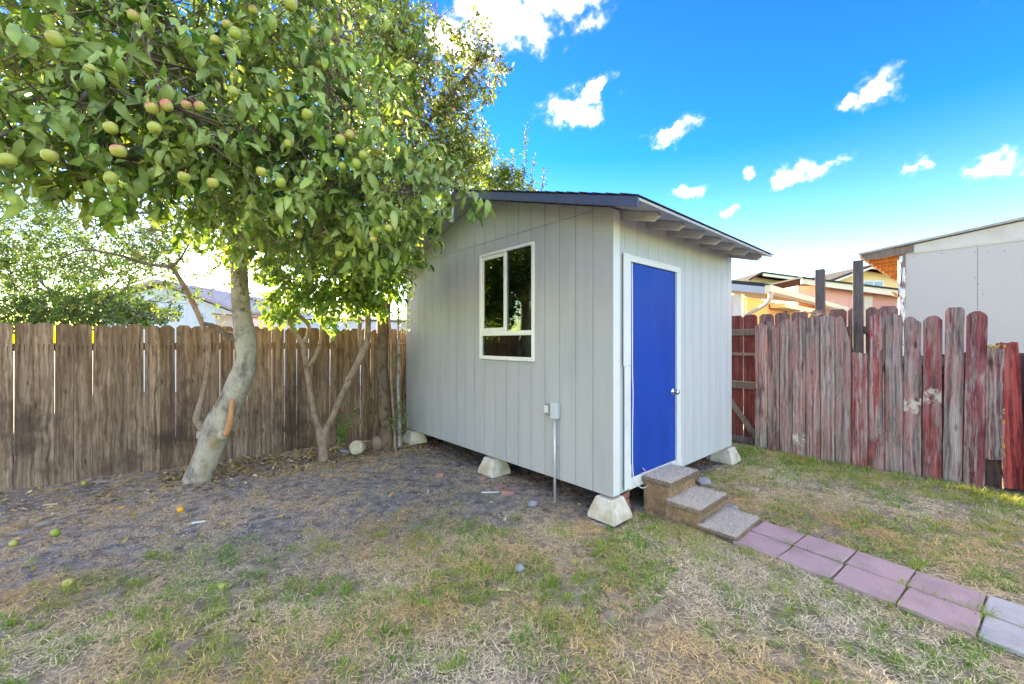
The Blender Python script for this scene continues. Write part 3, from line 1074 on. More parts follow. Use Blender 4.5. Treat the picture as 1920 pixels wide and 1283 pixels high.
# x0, x1, top, bottom, lean, (red, white, purple), kind of top
BOARDS = [(-.085, .076, 1.879, .0, .0, (.52, .0, .6), 'worn'), (.080, .231, 1.922, .0, .0, (.52, .0, .7), 'rot'),
          (.235, .392, 1.932, .0, .0, (.45, .0, .5), 'round'), (.395, .552, 1.940, .0, .0, (.50, .13, .6), 'round'),
          (.555, .712, 1.948, .0, .004, (.46, .0, .4), 'round'), (.715, .868, 1.971, .0, .0, (.34, .0, .5), 'worn'),
          (.872, 1.037, 1.962, .0, .0, (.42, .0, .4), 'broken'), (1.040, 1.198, 1.469, .0, .0, (.62, .0, .1), 'flat'),
          (1.202, 1.356, 1.945, -.01, .0, (.62, .0, .3), 'round'), (1.359, 1.516, 1.950, -.01, .0, (.34, .0, .4), 'worn'),
          (1.519, 1.673, 1.929, -.01, .0, (.50, .43, .55), 'peak'), (1.676, 1.835, 1.907, -.01, -.004, (.66, .49, .45), 'round'),
          (1.838, 1.990, 1.988, -.01, -.012, (.50, .0, .05), 'dogear'), (1.995, 2.155, 1.941, -.01, -.012, (.74, .0, .95), 'round')]
rb = random.Random(77)


def worn_board(x0, x1, zt, zb, style, th=.02):
    w = x1 - x0
    n = 9
    tops = []
    for i in range(n):
        u = i / (n - 1)
        if style == 'dogear':
            d = .035 if i in (0, n - 1) else 0
        elif style == 'round':
            d = .055 * abs(2 * u - 1) ** 2.6 + rb.uniform(0, .008)
        elif style == 'peak':
            d = .10 * abs(u - .42) / .58 + rb.uniform(0, .018)
        elif style == 'broken':
            d = (.02 if u < .45 else .02 + (u - .45) * .62) + rb.uniform(0, .03)
        elif style == 'rot':
            d = rb.uniform(0, .055) + (.05 if 3 <= i <= 4 else 0)
        elif style == 'jag':
            d = rb.uniform(0, .05)
        elif style == 'flat':
            d = rb.uniform(0, .014)
        else:
            d = .028 * abs(2 * u - 1) ** 2 + rb.uniform(0, .018)
        tops.append((u * w, zt - d))
    # uneven long edges and foot
    left = [(rb.uniform(-.003, .003), zb + (zt - .09 - zb) * j / 5) for j in range(5, 0, -1)]
    right = [(w + rb.uniform(-.003, .003), zb + (zt - .12 - zb) * j / 5) for j in range(1, 6)]
    foot = [(w * j / 4, zb + rb.uniform(0, .02)) for j in range(5)]
    poly = foot + right + tops[::-1] + left
    mb = MB()
    mb.prism(poly, lambda a, b: (a, 0, b), lambda a, b: (a, th, b))
    return mb


for (x0, x1, zt, zb, lean, colr, style) in BOARDS:
    o = worn_board(0, x1 - x0 - .007, zt, zb - .03, style).build('picket', MAT['fence_red'], red_fence, loc=(x0 + .0035, rb.uniform(-.016, .010), 0))
    o.rotation_euler = (rb.uniform(-.006, .006), -lean, rb.uniform(-.03, .03))
    o.color = (*colr, 1)
    for zz in (.45, 1.42):
        if zz < zt - .03:
            for dx in (.04, .11):
                MB().lathe([(.001, 0), (.004, 0), (.004, .003), (.001, .0035)], 6, Matrix.Translation((dx, -.0, zz)) @ Matrix.Rotation(math.radians(90), 4, 'X')).build('nail', MAT['dark'], o)
MB().box(-.10, 2.15, .030, .068, .36, .45).build('rail', MAT['rail'], red_fence)
MB().box(-.10, 2.15, .030, .068, 1.33, 1.42).build('rail', MAT['rail'], red_fence)
# rotten hanging board, bright red board, end board
o = worn_board(0, .130, 1.56, .33, 'jag').build('picket', MAT['fence_red'], red_fence, loc=(2.158, .03, 0))
o.color = (.55, .0, .9, 1)
o['label'] = 'rotten hanging board with crumbling yellow edges'
o = worn_board(0, .150, 1.55, .0, 'flat').build('picket', MAT['fence_red'], red_fence, loc=(2.285, .05, .05))
o.color = (1.0, 0, 0, 1)
o.rotation_euler = (0, -.035, .12)
o['label'] = 'bright red board leaning outwards'
o = worn_board(0, .14, 1.57, .0, 'round').build('picket', MAT['fence_red'], red_fence, loc=(2.425, .02, .0))
o.color = (.3, .5, .2, 1)
o = worn_board(0, .15, 1.55, .0, 'round').build('picket', MAT['fence_red'], red_fence, loc=(2.59, .02, .0))
o.color = (.6, 0, .4, 1)
for k in range(5):
    o = worn_board(0, .15, 1.60, .0, 'worn').build('picket', MAT['fence_red'], red_fence, loc=(2.76 + k * .162, .02, .0))
    o.color = (.5, 0, .4, 1)
crumb = m_paint('rotten_wood', (.42, .29, .09), (.22, .13, .05), .8, .95)
mb = MB()
for k in range(26):
    if k < 13:
        c = Vector((2.16 + .135 * rb.random(), .03, 1.54 + rb.uniform(0, .03)))
    else:
        c = Vector((2.285 + rb.uniform(-.012, .004), .03, .38 + .55 * rb.random()))
    s = rb.uniform(.008, .02)
    mb.lathe([(.001, -s), (s * .7, -s * .3), (s * .6, s * .5), (.001, s * rb.uniform(.8, 2.0))], 5, Matrix.Translation(c) @ Matrix.Rotation(rb.uniform(-.9, .9), 4, 'Y'))
mb.build('rotten_edge', crumb, red_fence)
# spring coil and scrap behind the gap
mb = MB()
mb.tube([(2.05 + .012 * k / 10 * 3, .32 + .055 * math.cos(k * .63), .16 + .055 * math.sin(k * .63)) for k in range(120)], .008, 5)
o = mb.build('spring_coil', m_plain('dark_rubber', (.03, .03, .035), .6), None)
o.matrix_world = Matrix.Translation((3.69, 6.0, -.02)) @ Matrix.Rotation(RA, 4, 'Z')
tag(o, 'dark ribbed hose lying behind the gap beside the leaning red board', 'hose')

rear_fence = empty('neighbour_fence', (3.69 + .16 * .7604, 6.0 + .16 * .6494, 0), RA)
tag(rear_fence, 'reddish dog-eared fence with grey rails standing just behind the peeling one', 'fence')
REAR = [(-.755, -.545, 2.015), (-.536, -.325, 2.017), (-.310, -.114, 2.023), (-.098, .097, 2.023), (.118, .311, 2.031), (.325, .527, 2.029), (.553, .736, 2.048),
        (.756, .948, 2.044), (.967, 1.124, 2.047), (1.146, 1.272, 2.048), (1.278, 1.464, 2.051)]
m_rback = m_wood('neighbour_fence_red', (.085, .02, .018), (.19, .055, .05), (.27, .11, .10), (.05, .02, .02), .5)
for (x0, x1, zt) in REAR:
    me = picket_mesh(x1 - x0 - .004, zt + .03, .018, False, 0, .035)
    me.materials.append(m_rback if x0 < -.2 else MAT['fence_back'])
    link('picket', me, rear_fence, (x0, .045, -.03), (0, rb.uniform(-.004, .004), 0))
for k in range(9):
    me = picket_mesh(.185, 1.50 + rb.uniform(-.02, .02), .018, False, 0, .035)
    me.materials.append(MAT['fence_back'])
    link('picket', me, rear_fence, (1.49 + k * .2, .045, -.03))
for z0, z1 in ((1.702, 1.804), (1.386, 1.430), (.867, .983), (.02, .12)):
    MB().box(-.80, 1.46, .002, .042, z0, z1).build('rail', MAT['rail'], rear_fence, bevel=.004)
mb = MB()
mb.prism([(-.50, .62), (-.50, .74), (-.10, .20), (-.14, .10)], lambda a, b: (a, -.02, b), lambda a, b: (a, .0, b))
mb.build('brace', MAT['rail'], rear_fence)
o = MB().box(.600, .701, .07, .165, -.1, 2.615).build('post', MAT['post'], rear_fence, bevel=.003)
o = MB().box(1.040, 1.135, -.10, -.012, -.1, 2.649).build('post', MAT['post'], rear_fence, bevel=.003)
# dry twigs lying on top of the boards
mb = MB()
for k in range(22):
    c = Vector((.58 + rb.random() * .22, .02, 2.05 + rb.random() * .02))
    mb.tube([c, c + Vector((rb.uniform(-.06, .06), rb.uniform(-.02, .02), rb.uniform(-.03, .05)))], .003, 4)
o = mb.build('dry_twigs', m_plain('straw_twig', (.45, .36, .25), .9), None)
o.matrix_world = Matrix.Translation((3.69, 6.0, -.08)) @ Matrix.Rotation(RA, 4, 'Z')
tag(o, 'tuft of dry straw-coloured twigs caught on top of the red fence', 'twigs', kind='stuff')

# ------------------------------------------------------------------ grey-white outbuilding on the right
bld = empty('outbuilding', (6.38, 6.57, 0), RA)
tag(bld, 'off-white outbuilding with flat panels and a sagging eave behind the red fence', 'building')
m_pan = m_paint('off_white_panel', (.47, .47, .455), (.41, .41, .40), .35, .6, grain=False, scale=1.5)
wallb = MB().box(.02, 6.0, .015, .1, -.1, 3.02).build('wall', MAT['dark'], bld)
for a, b in ((.0, .764), (.768, 1.98), (1.984, 3.2), (3.204, 4.4)):
    MB().box(a, b, 0, .0148, .05, 3.02).build('wall_panel', m_pan, wallb)
for (x, z) in ((.10, 2.96), (.40, 2.97), (.74, 2.93), (.74, 2.55), (.775, 2.45), (.82, 2.30), (.76, 2.05), (.755, 1.98), (.79, 2.05), (.60, 1.4), (1.02, 2.9), (.86, 2.92)):
    MB().box(x - .005, x + .005, -.003, -.0002, z - .005, z + .005).build('nail_head', MAT['dark'], wallb)
MB().box(.0, 6.0, -.014, -.001, 3.02, 3.035).build('trim_strip', MAT['trim'], bld)
mb = MB()
RS = .122
mb.prism([(-.03, 3.035), (6.0, 3.035), (6.0, 3.143 + 6 * RS), (-.03, 3.143)], lambda a, b: (a, -.02, b), lambda a, b: (a, .10, b))
mb.build('rake_board', m_paint('weathered_rake', (.55, .54, .51), (.40, .37, .33), .6, .7), bld)
mb = MB()
zz = lambda x: 3.145 + x * RS
mb.prism([(-.58, zz(-.58) + .02), (6.0, zz(6)), (6.0, zz(6) + .045), (-.58, zz(-.58) + .05)], lambda a, b: (a, -.07, b), lambda a, b: (a, 5.0, b))
roofb = mb.build('roof', m_paint('grey_roof_edge', (.36, .36, .36), (.20, .19, .19), .6, .8), bld)
rafter_lit = m_wood('orange_lit_rafter_wood', (.30, .10, .035), (.52, .19, .06), (.70, .32, .12), (.2, .06, .03), .3)  # reddish rafters, orange sunlit bounce under the eave put into their colour
for k in range(9):
    mb = MB()
    y = .0 + k * .42
    mb.prism([(-.50, zz(-.5) - .085), (.1, zz(.1) - .125), (.1, zz(.1) - .002), (-.54, zz(-.54) + .012)], lambda a, b: (a, y - .022, b), lambda a, b: (a, y + .022, b))
    mb.build('rafter', m_wood('grey_rafter', (.14, .11, .1), (.26, .21, .19), (.34, .28, .25)) if k == 0 else rafter_lit, bld)
MB().box(-.56, -.535, -.05, 5.0, zz(-.55) - .045, zz(-.55) + .02).build('fascia', m_wood('eave_fascia', (.35, .2, .14), (.55, .35, .25), (.65, .45, .33)), bld)
# peeling corner post
mb = MB()
mb.tube([(-.045 + .006 * math.sin(k * 1.7), .02, .4 + k * .26) for k in range(11)], [.052 + .006 * math.sin(k * 2.3) for k in range(11)], 7)
m_peelw, nt = new_mat('peeling_white_paint')
v = obj_coord(nt)
pn = noise(nt, vmath(nt, 'MULTIPLY', v, (16, 16, 5)), 1.0, 7, .72)
c = mixc(nt, rng01(nt, pn, .46, .53), (.74, .74, .74), (.19, .13, .12))
finish(nt, c, .8, pn, .6, .01)
mb.build('corner_post', m_peelw, bld)
MB().box(.0, .04, .1, 5.0, -.1, 2.9).build('side_wall', m_pan, bld)

# ------------------------------------------------------------------ houses beyond the right fence
def stucco(name, col):
    return m_paint(name, col, tuple(k * .85 for k in col), .4, .85, grain=False, scale=.8)


def face_house(name, d, outline, depth, wall_mat):
    """a house whose front outline stands at distance d; walls run back from it"""
    base = at(outline[0][0], 641.5, d)
    e = empty(name, (base.x, d, 0))
    mb = MB()
    pts = [(at(x, y, d).x - base.x, at(x, y, d).z) for x, y in outline]
    mb.prism(pts, lambda a, b: (a, 0, b), lambda a, b: (a, depth, b))
    mb.build('wall', wall_mat, e)
    return e, (lambda x, y: (at(x, y, d).x - base.x, at(x, y, d).z))


def bar(e, name, f, p, q, w, y0, y1, mat, above=True):
    """a board or roof slab along the line p-q (front outline), thickness w, between two depths"""
    a, b = Vector(f(*p)), Vector(f(*q))
    n = Vector((-(b - a).y, (b - a).x)).normalized()
    if n.y < 0:
        n = -n
    if not above:
        n = -n
    poly = [a, b, b + n * w, a + n * w]
    mb = MB()
    mb.prism([tuple(k) for k in poly], lambda s, t: (s, y0, t), lambda s, t: (s, y1, t))
    return mb.build(name, mat, e)


m_peach, m_pink, m_yel = stucco('peach_stucco', (.88, .50, .24)), stucco('pink_stucco', (.84, .42, .35)), stucco('yellow_stucco', (.85, .60, .30))
m_cream = m_paint('cream_trim', (.78, .68, .52), (.6, .5, .38), .4, .6)
m_greyb = m_paint('blue_grey_board', (.42, .47, .53), (.33, .36, .41), .6, .7)
m_tar = MAT['shingle']
# back: yellow gable
hc, f = face_house('gable_house', 19.0, [(1500, 700), (1500, 560), (1535, 537), (1617, 507), (1745, 530), (1745, 700)], 7.0, m_yel)
tag(hc, 'yellow stucco house with a low gable and small window, farthest behind the red fence', 'house')
bar(hc, 'roof', f, (1512, 543), (1617, 504), .10, -.5, 7.2, m_tar)
bar(hc, 'roof', f, (1617, 504), (1760, 528), .10, -.5, 7.2, m_tar)
bar(hc, 'fascia', f, (1512, 546.5), (1617, 507.5), .09, -.52, -.46, m_cream)
bar(hc, 'fascia', f, (1617, 507.5), (1760, 531.5), .09, -.52, -.46, m_cream)
x0, z1 = f(1618, 526)
x1, z0 = f(1656, 539)
w = MB().box(x0, x1, -.03, .05, z0, z1).build('window', m_paint('pale_blue_frame', (.62, .72, .80), (.5, .6, .7), .3, .5), hc)
for a, b in ((.06, .46), (.54, .94)):
    MB().box(x0 + (x1 - x0) * a, x0 + (x1 - x0) * b, -.045, -.032, z0 + .07, z1 - .07).build('pane', m_plain('far_glass', (.25, .32, .38), .1), w)
# middle: pink wall with long sloping fascia
hb, f = face_house('pink_house', 14.0, [(1496, 720), (1496, 536), (1560, 536), (1700, 560), (1700, 720)], 5.0, m_pink)
tag(hb, 'pink stucco house with a long white sloping fascia beyond the red fence', 'house')
bar(hb, 'fascia', f, (1490, 535), (1700, 562), .20, -.35, -.28, m_cream)
bar(hb, 'roof', f, (1488, 525), (1702, 551), .05, -.40, 5.2, m_tar)
for x in (1523, 1558, 1592):
    a, z = f(x, 600)
    MB().box(a - .008, a + .008, -.008, -.0005, .2, f(x, 548)[1]).build('panel_batten', m_pink, hb)
a, z = f(1618, 600)
MB().box(a, a + .28, -.06, -.001, .2, f(1620, 556)[1]).build('corner_post', m_cream, hb)
mb = MB()
p, q = f(1630, 556), f(1692, 600)
mb.prism([f(1630, 553), f(1695, 566), f(1695, 603), f(1690, 603)], lambda s, t: (s, -.9, t), lambda s, t: (s, -.8, t))
mb.build('stair_panel', m_peach, hb)
# low roof rising behind the peach wing
hd, f = face_house('low_house', 16.5, [(1385, 720), (1400, 528), (1416, 520), (1510, 533), (1510, 720)], 4.0, stucco('buff_stucco', (.66, .56, .40)))
tag(hd, 'buff house with a dark low-pitched roof between the shed and the pink house', 'house')
bar(hd, 'roof', f, (1392, 530), (1416, 516.5), .07, -.5, 4.2, m_tar)
bar(hd, 'roof', f, (1416, 516.5), (1530, 531.5), .07, -.5, 4.2, m_tar)
bar(hd, 'fascia', f, (1416, 521.5), (1530, 536.5), .10, -.53, -.48, m_cream)
# nearest: peach wing with gutter and downpipe, set like the shed
ha = empty('peach_house', (5.1, 9.0, 0), SA)
tag(ha, 'peach stucco house wing with white gutter and downpipe just right of the shed', 'house')
MB().box(.10, 7.4, .0, 4.0, -.1, 2.62).build('wall', m_peach, ha)
MB().box(-.08, .10, -.02, .16, -.1, 2.66).build('corner_board', MAT['trim'], ha)
MB().box(-.06, -.02, .16, 4.0, -.1, 2.66).build('side_wall', m_pink, ha)
MB().box(.115, .22, -.03, -.001, -.1, 2.6).build('trim_board', m_cream, ha)
MB().box(3.2, 3.5, -.35, -.05, -.1, 2.55).build('porch_post', m_cream, ha)
MB().box(1.8, 5.0, -.36, -.04, 2.45, 2.56).build('porch_beam', m_cream, ha)
mb = MB()
mb.prism([(-.55, 2.74), (2.2, 3.3), (2.2, 3.38), (-.55, 2.82)], lambda y, z: (-.35, y, z), lambda y, z: (7.6, y, z))
mb.build('roof', m_tar, ha)
mb = MB()
mb.prism([(-.55, 2.60), (2.2, 3.16), (2.2, 3.30), (-.55, 2.74)], lambda y, z: (-.36, y, z), lambda y, z: (-.31, y, z))
mb.build('barge_board', m_greyb, ha)
mb = MB()
mb.prism([(-.66, 2.64), (-.58, 2.60), (-.56, 2.60), (-.56, 2.76), (-.68, 2.76)], lambda y, z: (-.35, y, z), lambda y, z: (7.6, y, z))
mb.build('gutter', m_cream, ha)
mb = MB()
mb.tube([Vector(p) for p in catmull([(-.22, -.62, 2.66), (-.22, -.62, 2.52), (-.20, -.52, 2.38), (-.12, -.2, 2.22), (-.09, -.10, 2.12), (-.09, -.09, 1.9), (-.09, -.09, .2)], 5)], .045, 10)
mb.build('downpipe', m_paint('beige_pipe', (.55, .47, .40), (.4, .33, .28), .5, .5, grain=False), ha, smooth=True)
MB().box(-.20, -.03, -.10, -.02, 1.92, 1.95).build('pipe_bracket', MAT['metal_grey'], ha)

# ------------------------------------------------------------------ pale blue building beyond the left fence
m_blue = m_paint('pale_blue_siding', (.60, .70, .80), (.52, .62, .72), .3, .6)
hl, f = face_house('blue_building', 13.0, [(190, 760), (190, 566), (305, 536), (437, 586), (437, 760)], 6.0, m_blue)
tag(hl, 'pale blue gabled building seen over the brown fence through the trees', 'building')
bar(hl, 'roof', f, (150, 572), (306, 530.5), .08, -.3, 6.0, m_paint('roof_edge_tan', (.5, .45, .42), (.35, .3, .28), .5, .8))
bar(hl, 'roof', f, (306, 530.5), (455, 587), .08, -.3, 6.0, m_paint('roof_edge_grey', (.36, .33, .32), (.22, .2, .2), .7, .8))
for x in range(205, 436, 18):
    a = f(x, 600)[0]
    zt = f(x, 566 - (x - 190) * .26 if x < 305 else 536 + (x - 305) * .379)[1]
    MB().box(a - .006, a + .006, -.006, -.0005, .1, zt - .05).build('panel_batten', m_blue, hl)
h2, f = face_house('low_shed', 10.5, [(405, 760), (405, 592), (436, 594), (436, 760)], 2.0, m_paint('pink_white', (.72, .62, .60), (.6, .5, .48), .4, .7))
tag(h2, 'low pinkish shed with a red roof edge beyond the brown fence', 'shed')
bar(h2, 'roof', f, (402, 590), (438, 593), .035, -.1, 2.0, m_plain('red_edge', (.45, .09, .09), .6))
h3, f = face_house('long_shed', 15.0, [(437, 760), (437, 592), (560, 600), (770, 604), (770, 760)], 3.0, m_blue)
tag(h3, 'long low pale blue shed behind the brown fence', 'shed')
bar(h3, 'roof', f, (432, 590), (560, 598), .06, -.2, 3.0, m_paint('pale_roof', (.62, .66, .7), (.5, .5, .5), .4, .7))
bar(h3, 'roof', f, (560, 598), (775, 602), .06, -.2, 3.0, m_paint('pale_roof_b', (.62, .66, .7), (.5, .5, .5), .4, .7))
# ------------------------------------------------------------------ trees
def unit(a):
    return a / np.maximum(np.linalg.norm(a, axis=-1, keepdims=True), 1e-9)


LX = np.array([0, .10, .32, .60, .84, 1.0])
LH = np.array([.05, .52, 1.0, .90, .46, .02]) * .5
LQ = np.array([[j * 3 + s, j * 3 + s + 1, j * 3 + s + 4, j * 3 + s + 3] for j in range(5) for s in (0, 1)])


def leaf_verts(P, D, N, L, W, bend, fold, ph):
    n = len(P)
    D = unit(D)
    N = unit(N - (N * D).sum(1, keepdims=True) * D)
    S = np.cross(N, D)
    b = np.where(np.abs(bend) < .05, .05, bend)[:, None]
    x = LX[None, :]
    lx = L[:, None] * np.sin(b * x) / b
    lz = -L[:, None] * (1 - np.cos(b * x)) / b
    hw = W[:, None] * LH[None, :]
    out = np.zeros((n, 6, 3, 3))
    # local frame turns with the bend so the blade stays square to its rib
    nx, nzv = np.sin(b * x), np.cos(b * x)
    for j, s in enumerate((-1, 0, 1)):
        lift = np.abs(s) * hw * fold[:, None] + abs(s) * .075 * L[:, None] * np.sin(9 * x + ph[:, None] + 2 * s) * (hw / W[:, None] * 2)
        out[:, :, j, :] = (P[:, None, :] + (lx + lift * nx)[..., None] * D[:, None, :] + (s * hw)[..., None] * S[:, None, :]
                           + (lz + lift * nzv)[..., None] * N[:, None, :])
    return out.reshape(n, 18, 3)


def make_leaves(rng, C, A, nl, L0, W0, pal, tl=.22, droop=.35, bend=(.2, 1.4), spread=.9):
    """C cluster centres, A twig axes; returns a dict of leaf arrays"""
    m = len(C)
    P, D, N, col = [], [], [], []
    pal = np.array(pal)
    for i in range(m):
        k = max(2, int(rng.normal(nl, nl * .25)))
        a = A[i]
        r0 = unit(np.cross(a, rng.normal(0, 1, 3)))
        r1 = np.cross(a, r0)
        t = (np.arange(k) + rng.random(k) * .6) / k
        ph = np.arange(k) * 2.4 + rng.random() * 6.28
        R = np.cos(ph)[:, None] * r0 + np.sin(ph)[:, None] * r1
        base = C[i] + a * (tl * t)[:, None] + R * .008
        base[:, 2] -= droop * .25 * tl * t ** 2
        d = a * rng.uniform(.25, .8, (k, 1)) + R * spread + rng.normal(0, .22, (k, 3))
        d[:, 2] -= droop
        nn = np.array([0, 0, 1.0]) + R * -.25 + rng.normal(0, .42, (k, 3))
        P.append(base); D.append(d); N.append(nn)
        cc = pal[rng.integers(len(pal))]
        mixw = rng.random((k, 1)) ** 1.5
        c = cc * (1 - mixw * .6) + pal[rng.integers(len(pal), size=k)] * mixw * .6
        col.append(c * rng.uniform(.42, 1.3, (k, 1)))
    P, D, N, col = map(np.vstack, (P, D, N, col))
    n = len(P)
    L = L0 * rng.uniform(.55, 1.2, n)
    return dict(P=P, D=D, N=N, L=L, W=L * (W0 / L0) * rng.uniform(.8, 1.2, n), bend=rng.uniform(*bend, n), fold=rng.uniform(.05, .75, n), ph=rng.uniform(0, 6.28, n), col=col)


def join(ds):
    return {k: np.concatenate([d[k] for d in ds]) for k in ds[0]}


def sub(d, m):
    return {k: v[m] for k, v in d.items()}


RIB = np.tile(np.array([[.88], [1.35], [.95]]), (6, 1))      # paler midrib
CAM = np.array([0, 0, EYE])


def build_leaves(tree, d, mat, singles=300, part='foliage'):
    """the leaves that show largest become parts of their own, the rest one mass"""
    mid = d['P'] + unit(d['D']) * (d['L'] * .5)[:, None]
    rel = mid - CAM
    dep = np.maximum(rel[:, 1], .05)
    u, w = rel[:, 0] / dep * 760, rel[:, 2] / dep * 760
    inside = (np.abs(u) < 960) & (np.abs(w) < 641) & (rel[:, 1] > .3)
    size = d['L'] / dep
    cell = (np.floor(u / 16).astype(int) * 4096 + np.floor(w / 16).astype(int))
    order = np.argsort(dep)
    seen, pick = {}, []
    for i in order:
        if not inside[i]:
            continue
        c = cell[i]
        if seen.get(c, 0) < 1:
            seen[c] = 1
            pick.append(i)
    pick = np.array(sorted(pick, key=lambda i: -size[i])[:singles], int)
    mask = np.zeros(len(dep), bool)
    mask[pick] = True
    if singles:
        V = leaf_verts(**{k: v[mask] for k, v in d.items() if k != 'col'})
        cs = d['col'][mask]
        for v, c in zip(V, cs):
            o = v[0].copy()
            link('leaf', np_mesh('leaf', v - o, LQ, mat, np.tile(c, (18, 1)) * RIB, True), tree, Vector(o) - tree.location)
    rest = sub(d, ~mask)
    V = leaf_verts(**{k: v for k, v in rest.items() if k != 'col'})
    n = len(V)
    Q = (LQ[None] + (np.arange(n) * 18)[:, None, None]).reshape(-1, 4)
    o = link(part, np_mesh(part, V.reshape(-1, 3) - np.array(tree.location), Q, mat, np.repeat(rest['col'], 18, 0) * np.tile(RIB, (n, 1)), True), tree)
    o['kind'] = 'stuff'
    return o


def segs_mesh(name, A, B, ra, rb, mat, sides=4):
    """many thin twigs as open prisms"""
    n = len(A)
    T = unit(B - A)
    R = unit(np.cross(T, np.where(np.abs(T[:, 2:3]) > .8, np.array([1.0, 0, 0]), np.array([0, 0, 1.0]))))
    S = np.cross(T, R)
    ang = np.arange(sides) * 2 * np.pi / sides
    ring = np.cos(ang)[None, :, None] * R[:, None] + np.sin(ang)[None, :, None] * S[:, None]
    V = np.concatenate([A[:, None] + ring * np.asarray(ra).reshape(-1, 1, 1), B[:, None] + ring * np.asarray(rb).reshape(-1, 1, 1)], 1)
    q = np.array([[k, (k + 1) % sides, (k + 1) % sides + sides, k + sides] for k in range(sides)])
    Q = (q[None] + (np.arange(n) * 2 * sides)[:, None, None]).reshape(-1, 4)
    return np_mesh(name, V.reshape(-1, 3), Q, mat, None, True)


def blobs(rng, specs, per):
    """specs: ellipsoids (x, y, d, rx, ry, rd) surveyed from the picture; returns cluster centres and outward axes"""
    C, A = [], []
    for (x, y, d, rx, ry, rd, k) in specs:
        c = np.array(at(x, y, d))
        r = np.array([rx * d / 760, rd, ry * d / 760])
        n = int(per * k)
        v = unit(rng.normal(0, 1, (n, 3)))
        rad = rng.random(n) ** .38
        C.append(c + v * rad[:, None] * r)
        A.append(unit(unit(v / r) * .8 + rng.normal(0, .55, (n, 3)) + np.array([0, -.15, -.15])))
    return np.vstack(C), np.vstack(A)


def limb(tree, pts, mat, name='branch', sides=9, sub_=6, rough=.10, seed=0):
    """pts: (x, y, z, r) rows"""
    p = catmull(pts, sub_)
    rr = random.Random(seed)
    ph = [rr.uniform(0, 6.28) for _ in range(6)]

    def jit(i, k, q):
        a = 2 * math.pi * k / sides
        return 1 + rough * (math.sin(2 * a + ph[0] + i * .35) * .5 + math.sin(3 * a + ph[1] - i * .5) * .35 + math.sin(i * 1.1 + ph[2]) * .3 + rr.uniform(-.3, .3))
    mb = MB()
    off = tree.location
    mb.tube([Vector(q[:3]) - off for q in p], [max(q[3], .0015) for q in p], sides, jitter=jit)
    return mb.build(name, mat, tree, smooth=True), p


def pw(rows):
    """picture rows (x, y, d, width in picture units) -> world rows with radius"""
    return [(*at(x, y, d), w * d / 760 / 2) for x, y, d, w in rows]


def grow(rng, p, d, length, r, level, S, tips, wob=.25, up=.0, split=(2, 4), step=.12, shrink=.68):
    p, d = np.array(p, float), unit(np.array(d, float))
    n = max(2, int(length / step))
    for i in range(n):
        d = unit(d + rng.normal(0, wob, 3) + np.array([0, 0, up]))
        q = p + d * length / n
        r2 = r * (1 - .45 / n)
        S.append((p, q, r, r2))
        p, r = q, r2
        if level > 0 and i > 0 and rng.random() < .45:
            side = unit(d + rng.normal(0, .8, 3))
            grow(rng, p, side, length * shrink * rng.uniform(.5, 1), r * .6, level - 1, S, tips, wob, up, split, step, shrink)
        if level == 0:
            tips.append((p, d))
    if level > 0:
        for k in range(rng.integers(*split)):
            grow(rng, p, unit(d + rng.normal(0, .6, 3)), length * shrink, r * .7, level - 1, S, tips, wob, up, split, step, shrink)
    else:
        tips.append((p, d))


def twig_part(tree, S, mat, name='twigs', sides=4):
    A = np.array([s[0] for s in S]) - np.array(tree.location)
    B = np.array([s[1] for s in S]) - np.array(tree.location)
    o = link(name, segs_mesh(name, A, B, np.array([s[2] for s in S]), np.array([s[3] for s in S]), mat, sides), tree)
    o['kind'] = 'stuff'
    return o


MAT['leaf_apple'] = m_leaf('apple_leaf', (.38, .48, .16), .30, .30)
MAT['leaf_olive'] = m_leaf('olive_leaf', (.34, .38, .15), .45, .24)
MAT['leaf_broad'] = m_leaf('broad_leaf', (.30, .42, .11), .40, .34)
MAT['leaf_small'] = m_leaf('small_leaf', (.14, .23, .06), .42, .28)
MAT['bark_apple'] = m_bark('grey_smooth_bark', (.13, .105, .085), (.40, .345, .285), 1.0, (.30, .19, .10))
MAT['bark_young'] = m_bark('pinkish_brown_bark', (.12, .075, .055), (.31, .215, .165), 1.4)
MAT['bark_dark'] = m_bark('dark_flaky_bark', (.035, .025, .022), (.17, .115, .085), 1.6)
MAT['twig'] = m_bark('brown_twig', (.07, .05, .045), (.20, .15, .12), 2.0)
MAT['limb_grey'] = m_bark('grey_limb_bark', (.12, .10, .10), (.33, .29, .28), 2.0)

# ---- apple tree by the fence, its crown hanging towards the viewer
R1 = np.random.default_rng(101)
b0 = at(372, 893, 4.72)
apple = empty('apple_tree', (b0.x, b0.y, 0))
tag(apple, 'large apple tree with leaning grey trunk and low crown full of apples', 'tree')
trunk, _ = limb(apple, pw([(366, 925, 4.72, 56), (374, 893, 4.72, 47), (392, 845, 4.72, 44), (412, 795, 4.72, 47), (432, 755, 4.72, 43), (450, 715, 4.72, 40),
                           (462, 672, 4.73, 33), (460, 635, 4.74, 37), (455, 600, 4.75, 31), (450, 550, 4.75, 30), (448, 500, 4.75, 28), (446, 455, 4.75, 31), (440, 425, 4.75, 30)]),
                MAT['bark_apple'], 'trunk', 22, 7, .055, 3)
